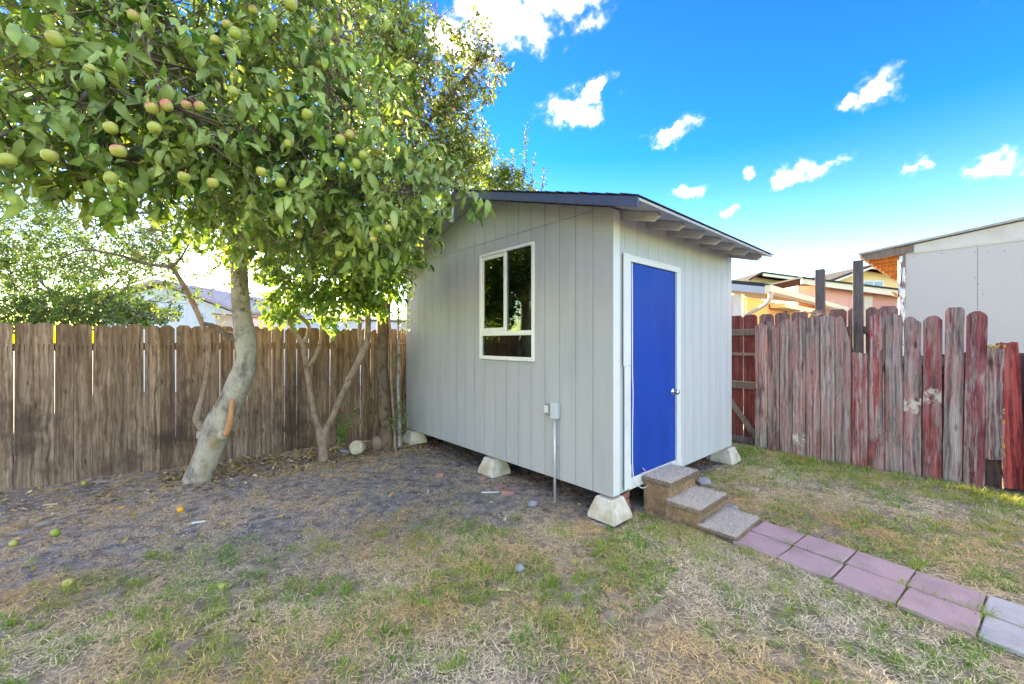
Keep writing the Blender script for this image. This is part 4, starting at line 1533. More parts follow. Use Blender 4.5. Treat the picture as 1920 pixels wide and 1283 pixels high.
# burls and healed cuts
for (x, y, d, w, hh) in ((452, 722, 4.68, 19, 26), (381, 812, 4.70, 14, 15), (462, 705, 4.69, 15, 20), (416, 812, 4.68, 18, 16)):
    c = at(x, y, d)
    mb = MB()
    s = d / 760
    mb.lathe([(.001, -hh * s), (w * .55 * s, -hh * .7 * s), (w * .75 * s, -.1 * hh * s), (w * .6 * s, .5 * hh * s), (.001, hh * s)], 12,
             Matrix.Translation(c - apple.location) @ Matrix.Rotation(.5, 4, 'Y'))
    mb.build('burl', MAT['bark_apple'], trunk, smooth=True)
limb(apple, pw([(424, 815, 4.64, 12), (430, 795, 4.60, 11), (434, 770, 4.60, 9), (435, 748, 4.61, 8)]), m_bark('raw_orange_wood', (.40, .17, .08), (.55, .27, .14), 2), 'stub', 8, 4)
limb(apple, pw([(452, 640, 4.70, 22), (437, 633, 4.68, 15), (420, 624, 4.66, 11), (403, 612, 4.66, 9), (384, 607, 4.66, 6)]), MAT['bark_dark'], 'stub', 9, 4, .2)
side_stem = pw([(392, 815, 4.70, 20), (376, 797, 4.68, 15), (369, 783, 4.68, 12), (379, 745, 4.68, 10), (388, 700, 4.68, 9), (391, 655, 4.68, 9), (386, 628, 4.68, 10), (376, 600, 4.68, 9),
                (358, 560, 4.68, 9), (340, 528, 4.68, 8), (322, 500, 4.68, 7)])
limb(apple, side_stem, MAT['bark_young'], 'branch', 8, 5)
limb(apple, pw([(322, 501, 4.68, 7), (300, 499, 4.66, 6), (270, 494, 4.60, 6), (235, 482, 4.5, 5), (200, 474, 4.4, 4), (150, 470, 4.3, 3), (100, 492, 4.2, 2)]), MAT['twig'], 'branch', 6, 4)
limb(apple, pw([(322, 501, 4.68, 6), (338, 485, 4.66, 4), (352, 462, 4.6, 3), (370, 430, 4.5, 2)]), MAT['twig'], 'branch', 6, 4)

LIMBS = [[(446, 460, 4.75, 28), (425, 400, 4.4, 24), (385, 250, 3.6, 22), (330, 90, 2.9, 20), (285, 5, 2.5, 19), (190, 150, 2.12, 16), (110, 207, 2.0, 15), (40, 238, 1.95, 14), (-80, 285, 1.9, 10)],
         [(448, 460, 4.75, 26), (440, 400, 4.3, 20), (450, 260, 3.4, 18), (420, 120, 2.8, 12), (300, 60, 2.3, 8), (280, 110, 2.1, 7), (310, 195, 2.0, 4)],
         [(446, 470, 4.72, 24), (470, 420, 4.3, 18), (540, 330, 3.4, 14), (600, 250, 2.9, 9), (660, 200, 2.6, 5)],
         [(446, 470, 4.72, 22), (500, 430, 4.4, 14), (590, 390, 3.7, 12), (700, 370, 3.0, 8), (790, 360, 2.7, 6), (868, 348, 2.55, 3)],
         [(440, 440, 4.75, 24), (470, 330, 4.6, 20), (560, 160, 4.2, 15), (640, 40, 3.8, 10)],
         [(440, 440, 4.75, 20), (380, 330, 4.4, 16), (250, 210, 3.8, 12), (120, 120, 3.2, 8)],
         [(446, 460, 4.70, 16), (400, 380, 4.1, 10), (320, 330, 3.3, 8), (230, 300, 2.6, 6), (150, 290, 2.2, 4)],
         [(446, 480, 4.72, 14), (500, 460, 4.5, 10), (590, 440, 4.1, 8), (660, 430, 3.6, 6), (730, 430, 3.2, 3)]]
limb_pts = []
for k, rows in enumerate(LIMBS):
    _, p = limb(apple, pw([(a, b, c, w * (c / 3.2) ** -.0 * (.62 if c < 3 else .8)) for a, b, c, w in rows]), MAT['limb_grey'], 'branch', 8, 6, .12, k)
    limb_pts.append(p[:, :3])
limb_pts = np.vstack(limb_pts)
SPEC_A = [(20, 180, 2.05, 150, 150, .45, 1.0), (130, 60, 2.2, 170, 130, .5, 1.0), (170, 215, 2.10, 160, 115, .45, 1.1), (330, 120, 2.35, 190, 150, .5, 1.3),
          (330, 250, 2.35, 170, 120, .45, 1.2), (490, 120, 2.7, 190, 170, .55, 1.4), (500, 290, 2.6, 160, 140, .5, 1.2), (620, 180, 2.95, 140, 150, .5, 1.0),
          (640, 330, 2.8, 150, 120, .5, 1.1), (735, 350, 2.75, 95, 85, .4, .8), (830, 345, 2.65, 45, 14, .15, .14), (700, 420, 2.85, 95, 60, .35, .6), (560, 400, 3.0, 120, 80, .4, .7),
          (420, 360, 2.9, 120, 80, .45, .7), (590, 10, 3.0, 160, 100, .6, .8), (400, -10, 2.6, 220, 100, .6, 1.0), (130, -20, 2.3, 200, 100, .6, .7),
          (250, 320, 2.25, 110, 50, .3, .35), (100, 310, 2.1, 90, 40, .3, .22)]
C, A = blobs(R1, SPEC_A, 62)
PAL_A = [(.12, .26, .03), (.19, .34, .04), (.06, .17, .03), (.28, .40, .06), (.045, .15, .045), (.22, .34, .07), (.34, .41, .07), (.45, .54, .15), (.035, .11, .03)]
dA = make_leaves(R1, C, A, 8, .118, .042, PAL_A, .20, .55, (.5, 2.7))
# deeper part of the crown round the trunk: smaller on view, darker
SPEC_A2 = [(420, 200, 4.3, 330, 190, .9, 1.6), (640, 300, 4.2, 190, 170, .8, 1.1), (200, 150, 3.8, 260, 170, .7, 1.2), (520, 420, 4.5, 150, 70, .6, .7), (700, 430, 4.6, 110, 90, .5, .6),
           (440, 420, 4.6, 60, 60, .4, .25), (60, 60, 3.3, 160, 140, .6, .5), (650, 60, 4.2, 180, 130, .8, .9)]
C2, A2 = blobs(R1, SPEC_A2, 230)
dA2 = make_leaves(R1, C2, A2, 7, .102, .040, PAL_A, .20, .45, (.3, 2.0))
build_leaves(apple, join([dA, dA2]), MAT['leaf_apple'], 300)
# twigs
S = []
for c, a in list(zip(C, A)) + list(zip(C2, A2))[::2]:
    S.append((c - a * .10, c + a * .16, .0026, .0014))
    j = np.argmin(((limb_pts - c) ** 2).sum(1))
    q = limb_pts[j]
    dist = np.linalg.norm(q - c)
    if dist < .9 and R1.random() < .55:
        m_ = (q + c) / 2 + R1.normal(0, .06, 3) + np.array([0, 0, .05])
        S.append((q, m_, .006, .0045))
        S.append((m_, c - a * .10, .0045, .0028))
tang = []
for (x, y, d) in ((322, 500, 4.68), (300, 430, 4.5), (260, 400, 4.2), (380, 430, 4.6), (420, 440, 4.5), (500, 450, 4.4), (560, 450, 4.2), (220, 380, 3.8), (640, 450, 4.3), (180, 400, 4.0), (340, 400, 4.3)):
    for k in range(4):
        grow(R1, at(x, y, d), R1.normal(0, 1, 3) + np.array([-.3, -.2, .1]), .42, .0055, 2, S, tang, .28, .0, (2, 4), .10)
twig_part(apple, S, MAT['twig'])
tp = np.array([t[0] for t in tang])
ta = np.array([t[1] for t in tang])
sel = R1.random(len(tp)) < .85
dT = make_leaves(R1, tp[sel], ta[sel], 2.6, .040, .022, [(.08, .16, .035), (.12, .20, .045), (.20, .10, .04)], .05, .2)
build_leaves(apple, dT, MAT['leaf_small'], 0, 'sparse_foliage')


# ---- apples
def m_apple():
    m, nt = new_mat('apple_skin')
    g = node(nt, 'ShaderNodeTexCoord').outputs['Object']
    z = node(nt, 'ShaderNodeSeparateXYZ', {'Vector': g})
    r = node(nt, 'ShaderNodeObjectInfo')
    sepc = node(nt, 'ShaderNodeSeparateColor', {'Color': r.outputs['Color']})
    n1 = noise(nt, vmath(nt, 'MULTIPLY', g, (40, 40, 12)), 1.0, 5, .6)
    blush = math_(nt, 'ADD', math_(nt, 'ADD', math_(nt, 'MULTIPLY', z.outputs[2], 18.0), math_(nt, 'MULTIPLY', z.outputs[0], 9.0)), math_(nt, 'MULTIPLY', math_(nt, 'SUBTRACT', n1, .5), 1.5))
    f = math_(nt, 'MULTIPLY', rng01(nt, blush, -.15, .55), sepc.outputs[0])
    c = mixc(nt, f, mixc(nt, r.outputs['Random'], (.26, .36, .05), (.40, .40, .08)), (.58, .15, .14))
    c = mixc(nt, math_(nt, 'MULTIPLY', rng01(nt, noise(nt, g, 160, 2), .62, .7), .4), c, (.5, .42, .2))
    finish(nt, c, .35, None, spec=.45)
    return m


MAT['apple'] = m_apple()
ap_meshes = []
for k in range(3):
    mb = MB()
    e = (.92, 1.0, 1.08)[k]
    mb.lathe([(.002, -.026 * e), (.010, -.030 * e), (.020, -.027 * e), (.029, -.014 * e), (.0325, .002), (.031, .014 * e), (.024, .025 * e), (.014, .0285 * e), (.006, .026 * e), (.001, .021 * e)], 16)
    mb.tube([(0, 0, .020 * e), (.002, .001, .034), (.006, .002, .048)], [.0018, .0014, .0016], 5)
    ap_meshes.append(mb.mesh('apple', MAT['apple'], smooth=True))
APPLES = [(222, 283, 1.62, .9, 1.0), (285, 203, 1.72, .8, .8), (313, 198, 1.73, .75, .9), (290, 240, 1.72, .85, .8), (208, 240, 1.66, .8, .6), (104, 74, 1.72, 1.0, .2), (345, 332, 1.85, .85, .5),
          (399, 343, 1.9, .8, .15), (208, 334, 1.85, .9, .1), (93, 292, 1.62, .9, .3), (437, 172, 1.95, .8, .1), (441, 63, 2.0, .9, .9), (424, 46, 2.02, .7, .3), (403, 75, 2.02, .7, .1),
          (638, 263, 2.25, .95, 1.0), (656, 253, 2.27, .9, .9), (681, 291, 2.3, .85, .5), (668, 307, 2.3, .85, .2), (641, 312, 2.35, .8, .2), (700, 440, 2.4, .9, .5), (708, 430, 2.42, .7, .2),
          (728, 428, 2.4, .8, .4), (700, 448, 2.38, .7, .3), (545, 8, 2.25, 1.15, .9), (588, 57, 2.35, .7, 1.0), (490, 322, 2.15, .85, .1), (576, 215, 2.2, .95, .1), (350, 197, 1.85, .7, .7),
          (375, 200, 1.85, .75, .8), (526, 342, 2.2, .9, .1), (636, 475, 2.6, .8, .3), (810, 385, 2.45, .75, .1), (807, 398, 2.45, .6, .1), (15, 300, 1.6, .9, .05), (710, 284, 2.5, .75, .8),
          (560, 440, 2.6, .8, .3), (760, 400, 2.5, .7, .3), (475, 20, 2.2, .8, .5), (250, 30, 1.95, .8, .4), (170, 130, 1.75, .7, .3), (600, 120, 2.5, .75, .9), (540, 270, 2.3, .8, .2)]
ra = random.Random(4)
S = []
for k, (x, y, d, s, blush) in enumerate(APPLES):
    p = at(x, y, d) - apple.location
    o = link('apple', ap_meshes[k % 3], apple, p, (ra.uniform(-.5, .5), ra.uniform(-.5, .5), ra.uniform(0, 6.28)))
    s *= .92
    o.scale = (s, s, s)
    o.color = (blush, 0, 0, 1)

# ---- taller tree by the shed: dark trunk, olive leaves, red fruit
R2 = np.random.default_rng(202)
b0 = at(727, 842, 6.15)
tall = empty('fruit_tree', (b0.x, b0.y, 0))
tag(tall, 'tall olive-green fruit tree with dark trunk beside the shed corner, rising above the roof', 'tree')
limb(tall, pw([(731, 870, 6.15, 36), (727, 838, 6.15, 30), (722, 770, 6.15, 24), (717, 700, 6.15, 22), (717, 640, 6.15, 21), (722, 570, 6.12, 22), (730, 500, 6.1, 20), (735, 430, 6.0, 20), (735, 360, 5.8, 17)]),
     MAT['bark_dark'], 'trunk', 14, 7, .12, 5)
lp = []
for k, rows in enumerate([[(735, 380, 5.85, 16), (760, 300, 5.6, 11), (810, 220, 5.4, 8), (860, 160, 5.3, 6), (905, 112, 5.25, 4), (940, 108, 5.25, 2)],
                          [(735, 370, 5.85, 15), (720, 260, 5.5, 11), (730, 130, 5.2, 8), (760, 20, 5.0, 5), (775, -60, 4.9, 3)],
                          [(735, 370, 5.85, 13), (680, 240, 5.5, 10), (620, 110, 5.2, 7), (590, -10, 5.0, 4)],
                          [(735, 400, 5.9, 12), (800, 330, 5.8, 8), (860, 290, 5.7, 5), (905, 300, 5.7, 3)],
                          [(760, 300, 5.6, 8), (800, 150, 5.3, 5), (815, 60, 5.2, 3), (820, 5, 5.2, 2)]]):
    _, p = limb(tall, pw(rows), MAT['limb_grey'], 'branch', 7, 6, .12, 40 + k)
    lp.append(p[:, :3])
lp = np.vstack(lp)
SPEC_B = [(660, 100, 5.2, 140, 150, .8, 1.5), (730, 170, 5.3, 110, 140, .7, 1.6), (800, 230, 5.4, 85, 110, .6, 1.25), (850, 290, 5.5, 60, 65, .5, .75), (720, 40, 5.1, 62, 90, .6, .7),
          (780, 330, 5.5, 110, 70, .6, 1.0), (860, 190, 5.3, 45, 30, .3, .2), (880, 90, 5.25, 36, 42, .25, .26), (925, 118, 5.25, 22, 14, .15, .10), (895, 160, 5.25, 30, 18, .2, .13), (816, 20, 5.2, 14, 25, .15, .04),
          (760, 110, 5.2, 45, 60, .4, .35)]
C, A = blobs(R2, SPEC_B, 230)
PAL_B = [(.19, .25, .065), (.27, .31, .09), (.15, .22, .06), (.31, .31, .09), (.23, .19, .065), (.19, .30, .06)]
dB = make_leaves(R2, C, A, 7, .078, .037, PAL_B, .18, .15, (.1, 1.2))
# fresher yellow-green leaves low on the roof side
C3, A3 = blobs(R2, [(875, 290, 5.6, 45, 60, .4, .6), (840, 330, 5.5, 60, 45, .4, .5)], 200)
dB2 = make_leaves(R2, C3, A3, 7, .062, .036, [(.25, .37, .04), (.34, .43, .06), (.18, .31, .04)], .16, .2)
build_leaves(tall, join([dB, dB2]), MAT['leaf_olive'], 300)
S = []
for c, a in zip(C, A):
    S.append((c - a * .08, c + a * .16, .003, .0015))
    j = np.argmin(((lp - c) ** 2).sum(1))
    q = lp[j]
    if np.linalg.norm(q - c) < 1.0 and R2.random() < .4:
        m_ = (q + c) / 2 + R2.normal(0, .06, 3)
        S.append((q, m_, .007, .005))
        S.append((m_, c - a * .08, .005, .003))
twig_part(tall, S, MAT['twig'])
for (x, y, d, s, bl) in ((934, 126, 5.1, .85, 1.2), (942, 128, 5.12, .8, 1.2), (937, 119, 5.15, .7, 1.2), (823, 120, 4.6, .9, 1.0), (734, 165, 4.5, .95, .9), (722, 135, 4.5, .9, .8), (765, 190, 4.7, .8, .9),
                         (885, 280, 5.0, .9, .2), (850, 207, 4.8, .8, 1.0), (675, 60, 4.4, .8, 1.0), (790, 215, 4.7, .8, .8)):
    o = link('fruit', ap_meshes[0], tall, at(x, y, d) - tall.location, (ra.uniform(-.4, .4), ra.uniform(-.4, .4), ra.uniform(0, 6)))
    o.scale = (s, s, s)
    o.color = (bl, 0, 0, 1)

# ---- small forked tree between them
R3 = np.random.default_rng(303)
b0 = at(606, 866, 5.45)
fork = empty('forked_tree', (b0.x, b0.y, 0))
tag(fork, 'small tree with a slender V-shaped forked trunk between the apple tree and shed', 'tree')
limb(fork, pw([(603, 885, 5.45, 26), (606, 864, 5.45, 20), (606, 840, 5.45, 19), (604, 818, 5.45, 21), (604, 805, 5.45, 18)]), MAT['bark_young'], 'trunk', 12, 5, .08, 9)
for k, rows in enumerate([[(603, 818, 5.45, 14), (592, 785, 5.45, 11), (582, 735, 5.45, 11), (576, 695, 5.45, 10), (570, 660, 5.45, 10), (565, 642, 5.45, 9), (548, 615, 5.45, 9), (541, 590, 5.42, 8), (545, 560, 5.4, 6), (540, 520, 5.3, 4)],
                          [(605, 818, 5.45, 14), (622, 785, 5.45, 12), (640, 745, 5.45, 12), (660, 702, 5.45, 12), (680, 662, 5.45, 13), (688, 640, 5.45, 12), (690, 600, 5.45, 11), (688, 560, 5.4, 9), (680, 510, 5.3, 6)],
                          [(681, 658, 5.45, 9), (675, 630, 5.43, 7), (674, 590, 5.4, 7), (665, 560, 5.38, 6), (650, 520, 5.3, 4)],
                          [(577, 690, 5.45, 8), (592, 668, 5.45, 7), (601, 640, 5.45, 6), (603, 610, 5.43, 5), (612, 570, 5.4, 4), (630, 530, 5.3, 3)],
                          [(566, 645, 5.45, 8), (576, 632, 5.43, 7), (579, 612, 5.42, 7), (566, 596, 5.4, 7), (555, 588, 5.4, 6), (568, 572, 5.38, 5), (585, 540, 5.3, 4)],
                          [(541, 600, 5.42, 5), (528, 592, 5.4, 3), (515, 580, 5.38, 2)]]):
    limb(fork, pw(rows), MAT['bark_young'], 'branch', 9, 5, .10, 60 + k)
SPEC_C = [(600, 490, 5.15, 110, 75, .45, 1.5), (690, 500, 5.2, 62, 62, .4, .9), (560, 545, 5.2, 50, 32, .3, .3), (530, 570, 5.25, 42, 22, .25, .16), (640, 560, 5.25, 50, 25, .3, .3),
          (730, 470, 5.3, 50, 60, .35, .5), (700, 550, 5.3, 35, 25, .3, .2), (600, 430, 5.0, 130, 60, .5, .9), (615, 590, 5.3, 25, 14, .2, .06)]
C, A = blobs(R3, SPEC_C, 165)
A = unit(A + np.array([0, 0, -.25]))
dC = make_leaves(R3, C, A, 7, .092, .058, [(.12, .28, .04), (.18, .36, .05), (.08, .20, .035), (.29, .41, .07), (.16, .30, .045)], .20, .45, (.1, .9))
build_leaves(fork, dC, MAT['leaf_broad'], 300)
twig_part(fork, [(c - a * .12, c + a * .16, .003, .0016) for c, a in zip(C, A)], MAT['twig'])
for (x, y, d, s) in ((648, 500, 4.75, .8), (706, 436, 4.7, .85), (583, 515, 4.7, .7)):
    o = link('fruit', ap_meshes[1], fork, at(x, y, d) - fork.location, (.2, .1, ra.uniform(0, 6)))
    o.scale = (s, s, s)
    o.color = (.5, 0, 0, 1)

# ---- fine-leaved trees beyond the brown fence
R4 = np.random.default_rng(404)
for (bx, bd, lab, seeds, boxes) in (
        (150, 7.4, 'loose dark-twigged tree beyond the brown fence at the left edge', 7,
         [(50, 440, 7.2, 120, 110, .8, 1.0), (180, 460, 7.3, 110, 100, .8, .9), (290, 450, 7.2, 60, 60, .5, .25), (160, 575, 6.6, 110, 36, .35, .75), (265, 590, 6.4, 50, 18, .25, .25), (40, 585, 6.6, 70, 32, .3, .5)]),
        (-120, 8.5, 'fine-leaved tree farther left beyond the brown fence', 5, [(-60, 420, 8.6, 160, 160, .8, 1.0), (60, 500, 8.8, 150, 110, .8, .7)])):
    b0 = at(bx, 641, bd)
    tr = empty('fine_leaved_tree', (b0.x, b0.y, 0))
    tag(tr, lab, 'tree')
    limb(tr, [(b0.x, b0.y, -.1, .08), (b0.x + .03, b0.y, .9, .07), (b0.x - .02, b0.y, 1.6, .06), (b0.x, b0.y, 2.0, .05)], MAT['bark_dark'], 'trunk', 9, 5)
    S, tips = [], []
    for k in range(seeds):
        dd = np.array([math.cos(k * 6.28 / seeds + .4), math.sin(k * 6.28 / seeds + .4), .75])
        grow(R4, (b0.x, b0.y, 1.75 + R4.random() * .25), dd, 1.15, .026, 3, S, tips, .16, .02, (2, 4), .16, .62)
    twig_part(tr, S, MAT['twig'], 'branches')
    tp = np.array([t[0] for t in tips]); ta = np.array([t[1] for t in tips])
    sel = R4.random(len(tp)) < min(1, 1600 / len(tp))
    C, A = blobs(R4, boxes, 620)
    d1 = make_leaves(R4, np.vstack([C, tp[sel]]), np.vstack([A, ta[sel]]), 6, .066, .034, [(.07, .18, .03), (.11, .25, .04), (.06, .14, .035), (.16, .27, .05)], .13, .1, (.0, .6))
    build_leaves(tr, d1, MAT['leaf_small'], 0)
    twig_part(tr, [(c - a * .10, c + a * .12, .003, .0016) for c, a in zip(C, A)], MAT['twig'], 'twigs')

# ---- young tree behind the shed roof
b0 = at(945, 641, 9.3)
yt = empty('young_tree', (b0.x, b0.y, 0))
tag(yt, 'young tree with upright leafy shoots showing above the shed roof', 'tree')
S, cl = [], []
limb(yt, [(b0.x, b0.y, -.1, .05), (b0.x + .02, b0.y, 1.2, .045), (b0.x, b0.y, 2.6, .035)], MAT['bark_young'], 'trunk', 8, 5)
Ce, Ae = blobs(R4, [(925, 335, 9.3, 45, 32, .3, 1.0), (960, 345, 9.3, 45, 22, .3, .7), (895, 300, 9.2, 25, 40, .3, .6)], 260)
cl += list(zip(Ce, Ae))
for (x1, y1, n) in ((986, 243, 26), (1020, 325, 22), (930, 262, 20), (962, 290, 20), (945, 300, 24), (915, 320, 20), (1000, 300, 12), (955, 330, 24), (975, 325, 20), (905, 270, 14)):
    p0 = np.array((b0.x, b0.y, 2.4 + R4.random() * .3)); p1 = np.array(at(x1, y1, 9.3 + R4.uniform(-.3, .3)))
    pm_ = (p0 + p1) / 2 + np.array([(p1 - p0)[0] * .22, 0, -.05])
    pts = catmull([p0, pm_, p1], n)
    for a, b in zip(pts[:-1], pts[1:]):
        S.append((a, b, .007, .006))
    for q in pts[n // 2:]:
        cl.append((q, unit(p1 - p0 + R4.normal(0, .8, 3))))
twig_part(yt, S, MAT['twig'], 'shoots')
dE = make_leaves(R4, np.array([c[0] for c in cl]), np.array([c[1] for c in cl]), 4.5, .085, .048, [(.12, .19, .04), (.19, .26, .04), (.09, .14, .04)], .14, .1, (.0, .8))
build_leaves(yt, dE, MAT['leaf_small'], 0)

# ---- saplings squeezed between trunk and shed
for (rows, lab, spots) in (
        ([(742, 848, 6.0, 8), (739, 790, 6.0, 5), (734, 720, 6.0, 5), (733, 640, 6.0, 5), (728, 590, 6.0, 4), (722, 560, 6.0, 3)], 'thin sapling stem close to the dark trunk beside the shed',
         [(745, 560, 6.0, 22, 40, .15, .5), (735, 520, 6.0, 25, 35, .15, .4), (738, 790, 5.95, 10, 12, .08, .1)]),
        ([(749, 838, 5.95, 9), (750, 800, 5.95, 6), (747, 730, 5.95, 5), (747, 680, 5.95, 4), (747, 620, 5.95, 4), (746, 560, 5.95, 3)], 'pale sapling stem with small leaves right against the shed corner',
         [(757, 545, 5.9, 18, 40, .12, .4), (745, 655, 5.9, 7, 30, .06, .16), (754, 780, 5.9, 6, 40, .06, .3), (760, 600, 5.95, 10, 30, .08, .2)])):
    b0 = Vector(at(rows[0][0], rows[0][1], rows[0][2]))
    sp = empty('sapling', (b0.x, b0.y, 0))
    tag(sp, lab, 'sapling')
    limb(sp, pw(rows), MAT['bark_young'] if 'thin' in lab else MAT['limb_grey'], 'stem', 7, 5)
    C, A = blobs(R4, spots, 130)
    d1 = make_leaves(R4, C, A, 4, .040, .024, [(.05, .12, .03), (.09, .19, .03), (.20, .28, .10)], .08, .2)
    build_leaves(sp, d1, MAT['leaf_small'], 0)
    twig_part(sp, [(c - a * .05, c + a * .06, .002, .001) for c, a in zip(C, A)], MAT['twig'])
b0 = Vector(at(640, 836, 5.7))
sp = empty('shrub', (b0.x, b0.y, 0))
tag(sp, 'small bright green leafy shrub at the fence foot beside the round log', 'shrub')
S, cl = [], []
for (x1, y1) in ((668, 764), (640, 778), (632, 792), (655, 790), (648, 810)):
    pts = catmull([b0 + Vector((R4.uniform(-.03, .03), 0, -.03)), at((640 + x1) / 2 - 3, (836 + y1) / 2, 5.7), at(x1, y1, 5.68)], 7)
    for a, b in zip(pts[:-1], pts[1:]):
        S.append((a, b, .003, .0025))
    for q in pts[2:]:
        cl.append((q, unit(np.array([0, -.3, 1.0]) + R4.normal(0, .7, 3))))
twig_part(sp, S, MAT['twig'], 'stems')
build_leaves(sp, make_leaves(R4, np.array([c[0] for c in cl]), np.array([c[1] for c in cl]), 5, .038, .026, [(.09, .26, .03), (.14, .32, .04), (.06, .18, .03)], .06, .15), MAT['leaf_small'], 0)
# ------------------------------------------------------------------ grass, straw, leaf litter
RG = np.random.default_rng(909)
MAT['grass'] = m_tint('grass_blade', .6, .35, .3)
MAT['straw'] = m_tint('dry_straw', .8, .15, .2)
MAT['litter'] = m_tint('dry_leaf', .8, .15, .2)


def in_view(x, y, m=1.10):
    return (np.abs(x) < y * 1.263 * m + .25)


def on_path(x, y):
    rx, ry = x - p_start.x, y - p_start.y
    a = rx * PD.x + ry * PD.y
    b = rx * PS.x + ry * PS.y
    return (a > -.3) & (a < 3.4) & (np.abs(b) < .30)


def in_steps(x, y):
    rx, ry = x - SC.x, y - SC.y
    a = rx * SV.x + ry * SV.y
    b = rx * SU.x + ry * SU.y
    return ((a > .40) & (a < 1.05) & (b > -.90) & (b < .1)) | ((a > -.09) & (a < .2) & (b > -.09) & (b < .2))


def under_shed(x, y):
    rx, ry = x - SC.x, y - SC.y
    a = rx * SV.x + ry * SV.y
    b = rx * SU.x + ry * SU.y
    return (a > .12) & (a < SW) & (b > .12) & (b < SL)


def behind(x, y):
    """beyond either fence"""
    dl = (x + 5.42) * -.5736 + (y - 4.29) * .8192
    dr = (x - 3.69) * .7604 + (y - 6.0) * .6494
    return (dl > -.02) | (dr > .0)


def scatter(n, y0=1.55, y1=7.4):
    y = np.sqrt(RG.uniform(y0 ** 2, y1 ** 2, n))
    x = RG.uniform(-1, 1, n) * (y * 1.263 * 1.08 + .25)
    ok = ~behind(x, y) & ~in_steps(x, y)
    return x[ok], y[ok]


def blades(x, y, z, h, lean, az, w, col, name, mat, curve=1.0):
    """two-segment blades"""
    n = len(x)
    d = np.stack([np.cos(az), np.sin(az), np.zeros(n)], 1)
    s = np.stack([-np.sin(az + RG.uniform(-.8, .8, n)), np.cos(az), np.zeros(n)], 1)
    s = unit(s) * w[:, None]
    b = np.stack([x, y, z], 1)
    up = np.array([0, 0, 1.0])
    m = b + d * (h * np.sin(lean) * .5)[:, None] + up * (h * np.cos(lean) * .55)[:, None]
    l2 = np.minimum(lean + .55 * curve, 1.62)
    t = m + d * (h * np.sin(l2) * .5)[:, None] + up * (h * np.cos(l2) * .5)[:, None]
    V = np.stack([b - s, b + s, m + s * .75, m - s * .75, t], 1).reshape(-1, 3)
    i = np.arange(n)[:, None] * 5
    Q = i + np.array([[0, 1, 2, 3]])
    T = i + np.array([[3, 2, 4]])
    return link(name, np_mesh(name, V, Q, mat, np.repeat(col, 5, 0), tris=T))


# clumps of green grass
cx, cy = scatter(32000)
so = soilness(cx, cy)
patch = fbm(cx, cy, 1.1, 20, 4)
fine_ = fbm(cx, cy, 4.5, 25, 3)
right = np.clip((cx - .9) / .6, 0, 1) * np.clip((cy - 2.9) / .6, 0, 1)
fence_d = -((cx - 3.69) * .7604 + (cy - 6.0) * .6494)
green = np.clip(np.exp(-(fence_d / .55) ** 2), 0, 1)
# lusher round the near pier and the steps
ga = np.exp(-(((cx - 1.15) / .75) ** 2 + ((cy - 3.12) / .38) ** 2)) * .9
prob = np.clip((patch - .35) * 2.8 + (fine_ - .45) * 3.0 + ga, 0, 1) * (1 - so) ** 1.3 * .75 + green * .75 + (so > .3) * (so < .97) * (patch > .60) * .05
keep = (RG.random(len(cx)) < prob) & ~under_shed(cx, cy) & ~on_path(cx, cy)
# tufts in the joints of the path
jx, jy = [], []
for r in range(1, 8):
    for k in range(14):
        q = p_start + PD * (PLEN * r + RG.normal(0, .012)) + PS * (RG.choice([-.29, -.02, .02, .29]) + RG.normal(0, .03))
        jx.append(q.x); jy.append(q.y)
for k in range(60):
    q = p_start + PD * (RG.random() * 2.6 + .2) + PS * RG.normal(0, .006)
    jx.append(q.x); jy.append(q.y)
ncl = int(keep.sum())
X = np.concatenate([cx[keep], np.array(jx)])
Y = np.concatenate([cy[keep], np.array(jy)])
nb_ = np.concatenate([RG.integers(10, 38, ncl), RG.integers(12, 26, len(jx))])
rad = np.concatenate([RG.uniform(.02, .055, ncl), np.full(len(jx), .018)])
hgt = np.concatenate([RG.uniform(.02, .062, ncl) * (1 + .5 * green[keep] + .4 * ga[keep]), RG.uniform(.045, .075, len(jx))])
yel = np.clip(fbm(X, Y, 2.3, 33, 3) * 2.4 - .68, 0, 1) * RG.uniform(.3, 1, len(X))
idx = np.repeat(np.arange(len(X)), nb_)
n = len(idx)
az = RG.uniform(0, 6.283, n)
rr_ = rad[idx] * np.sqrt(RG.random(n))
bx_, by_ = X[idx] + np.cos(az) * rr_, Y[idx] + np.sin(az) * rr_
az2 = az + RG.normal(0, .7, n)
h_ = hgt[idx] * RG.uniform(.5, 1.35, n)
lean = np.clip(RG.normal(.58, .32, n) + rr_ * 6, .02, 1.35)
gcols = np.array([.16, .37, .025]) * RG.uniform(.65, 1.35, (n, 1))
gcols = gcols * (1 - yel[idx][:, None] * .7) + np.array([.62, .52, .13]) * yel[idx][:, None] * .7
dead = RG.random(n) < .16
gcols[dead] = np.array([.62, .51, .30]) * RG.uniform(.7, 1.2, (int(dead.sum()), 1))
o = blades(bx_, by_, gz(bx_, by_) - .004, h_, lean, az2, RG.uniform(.0013, .0027, n), gcols, 'lawn_grass', MAT['grass'])
tag(o, 'patchy tufts of short green and yellowing grass over the yard', 'grass', kind='stuff')

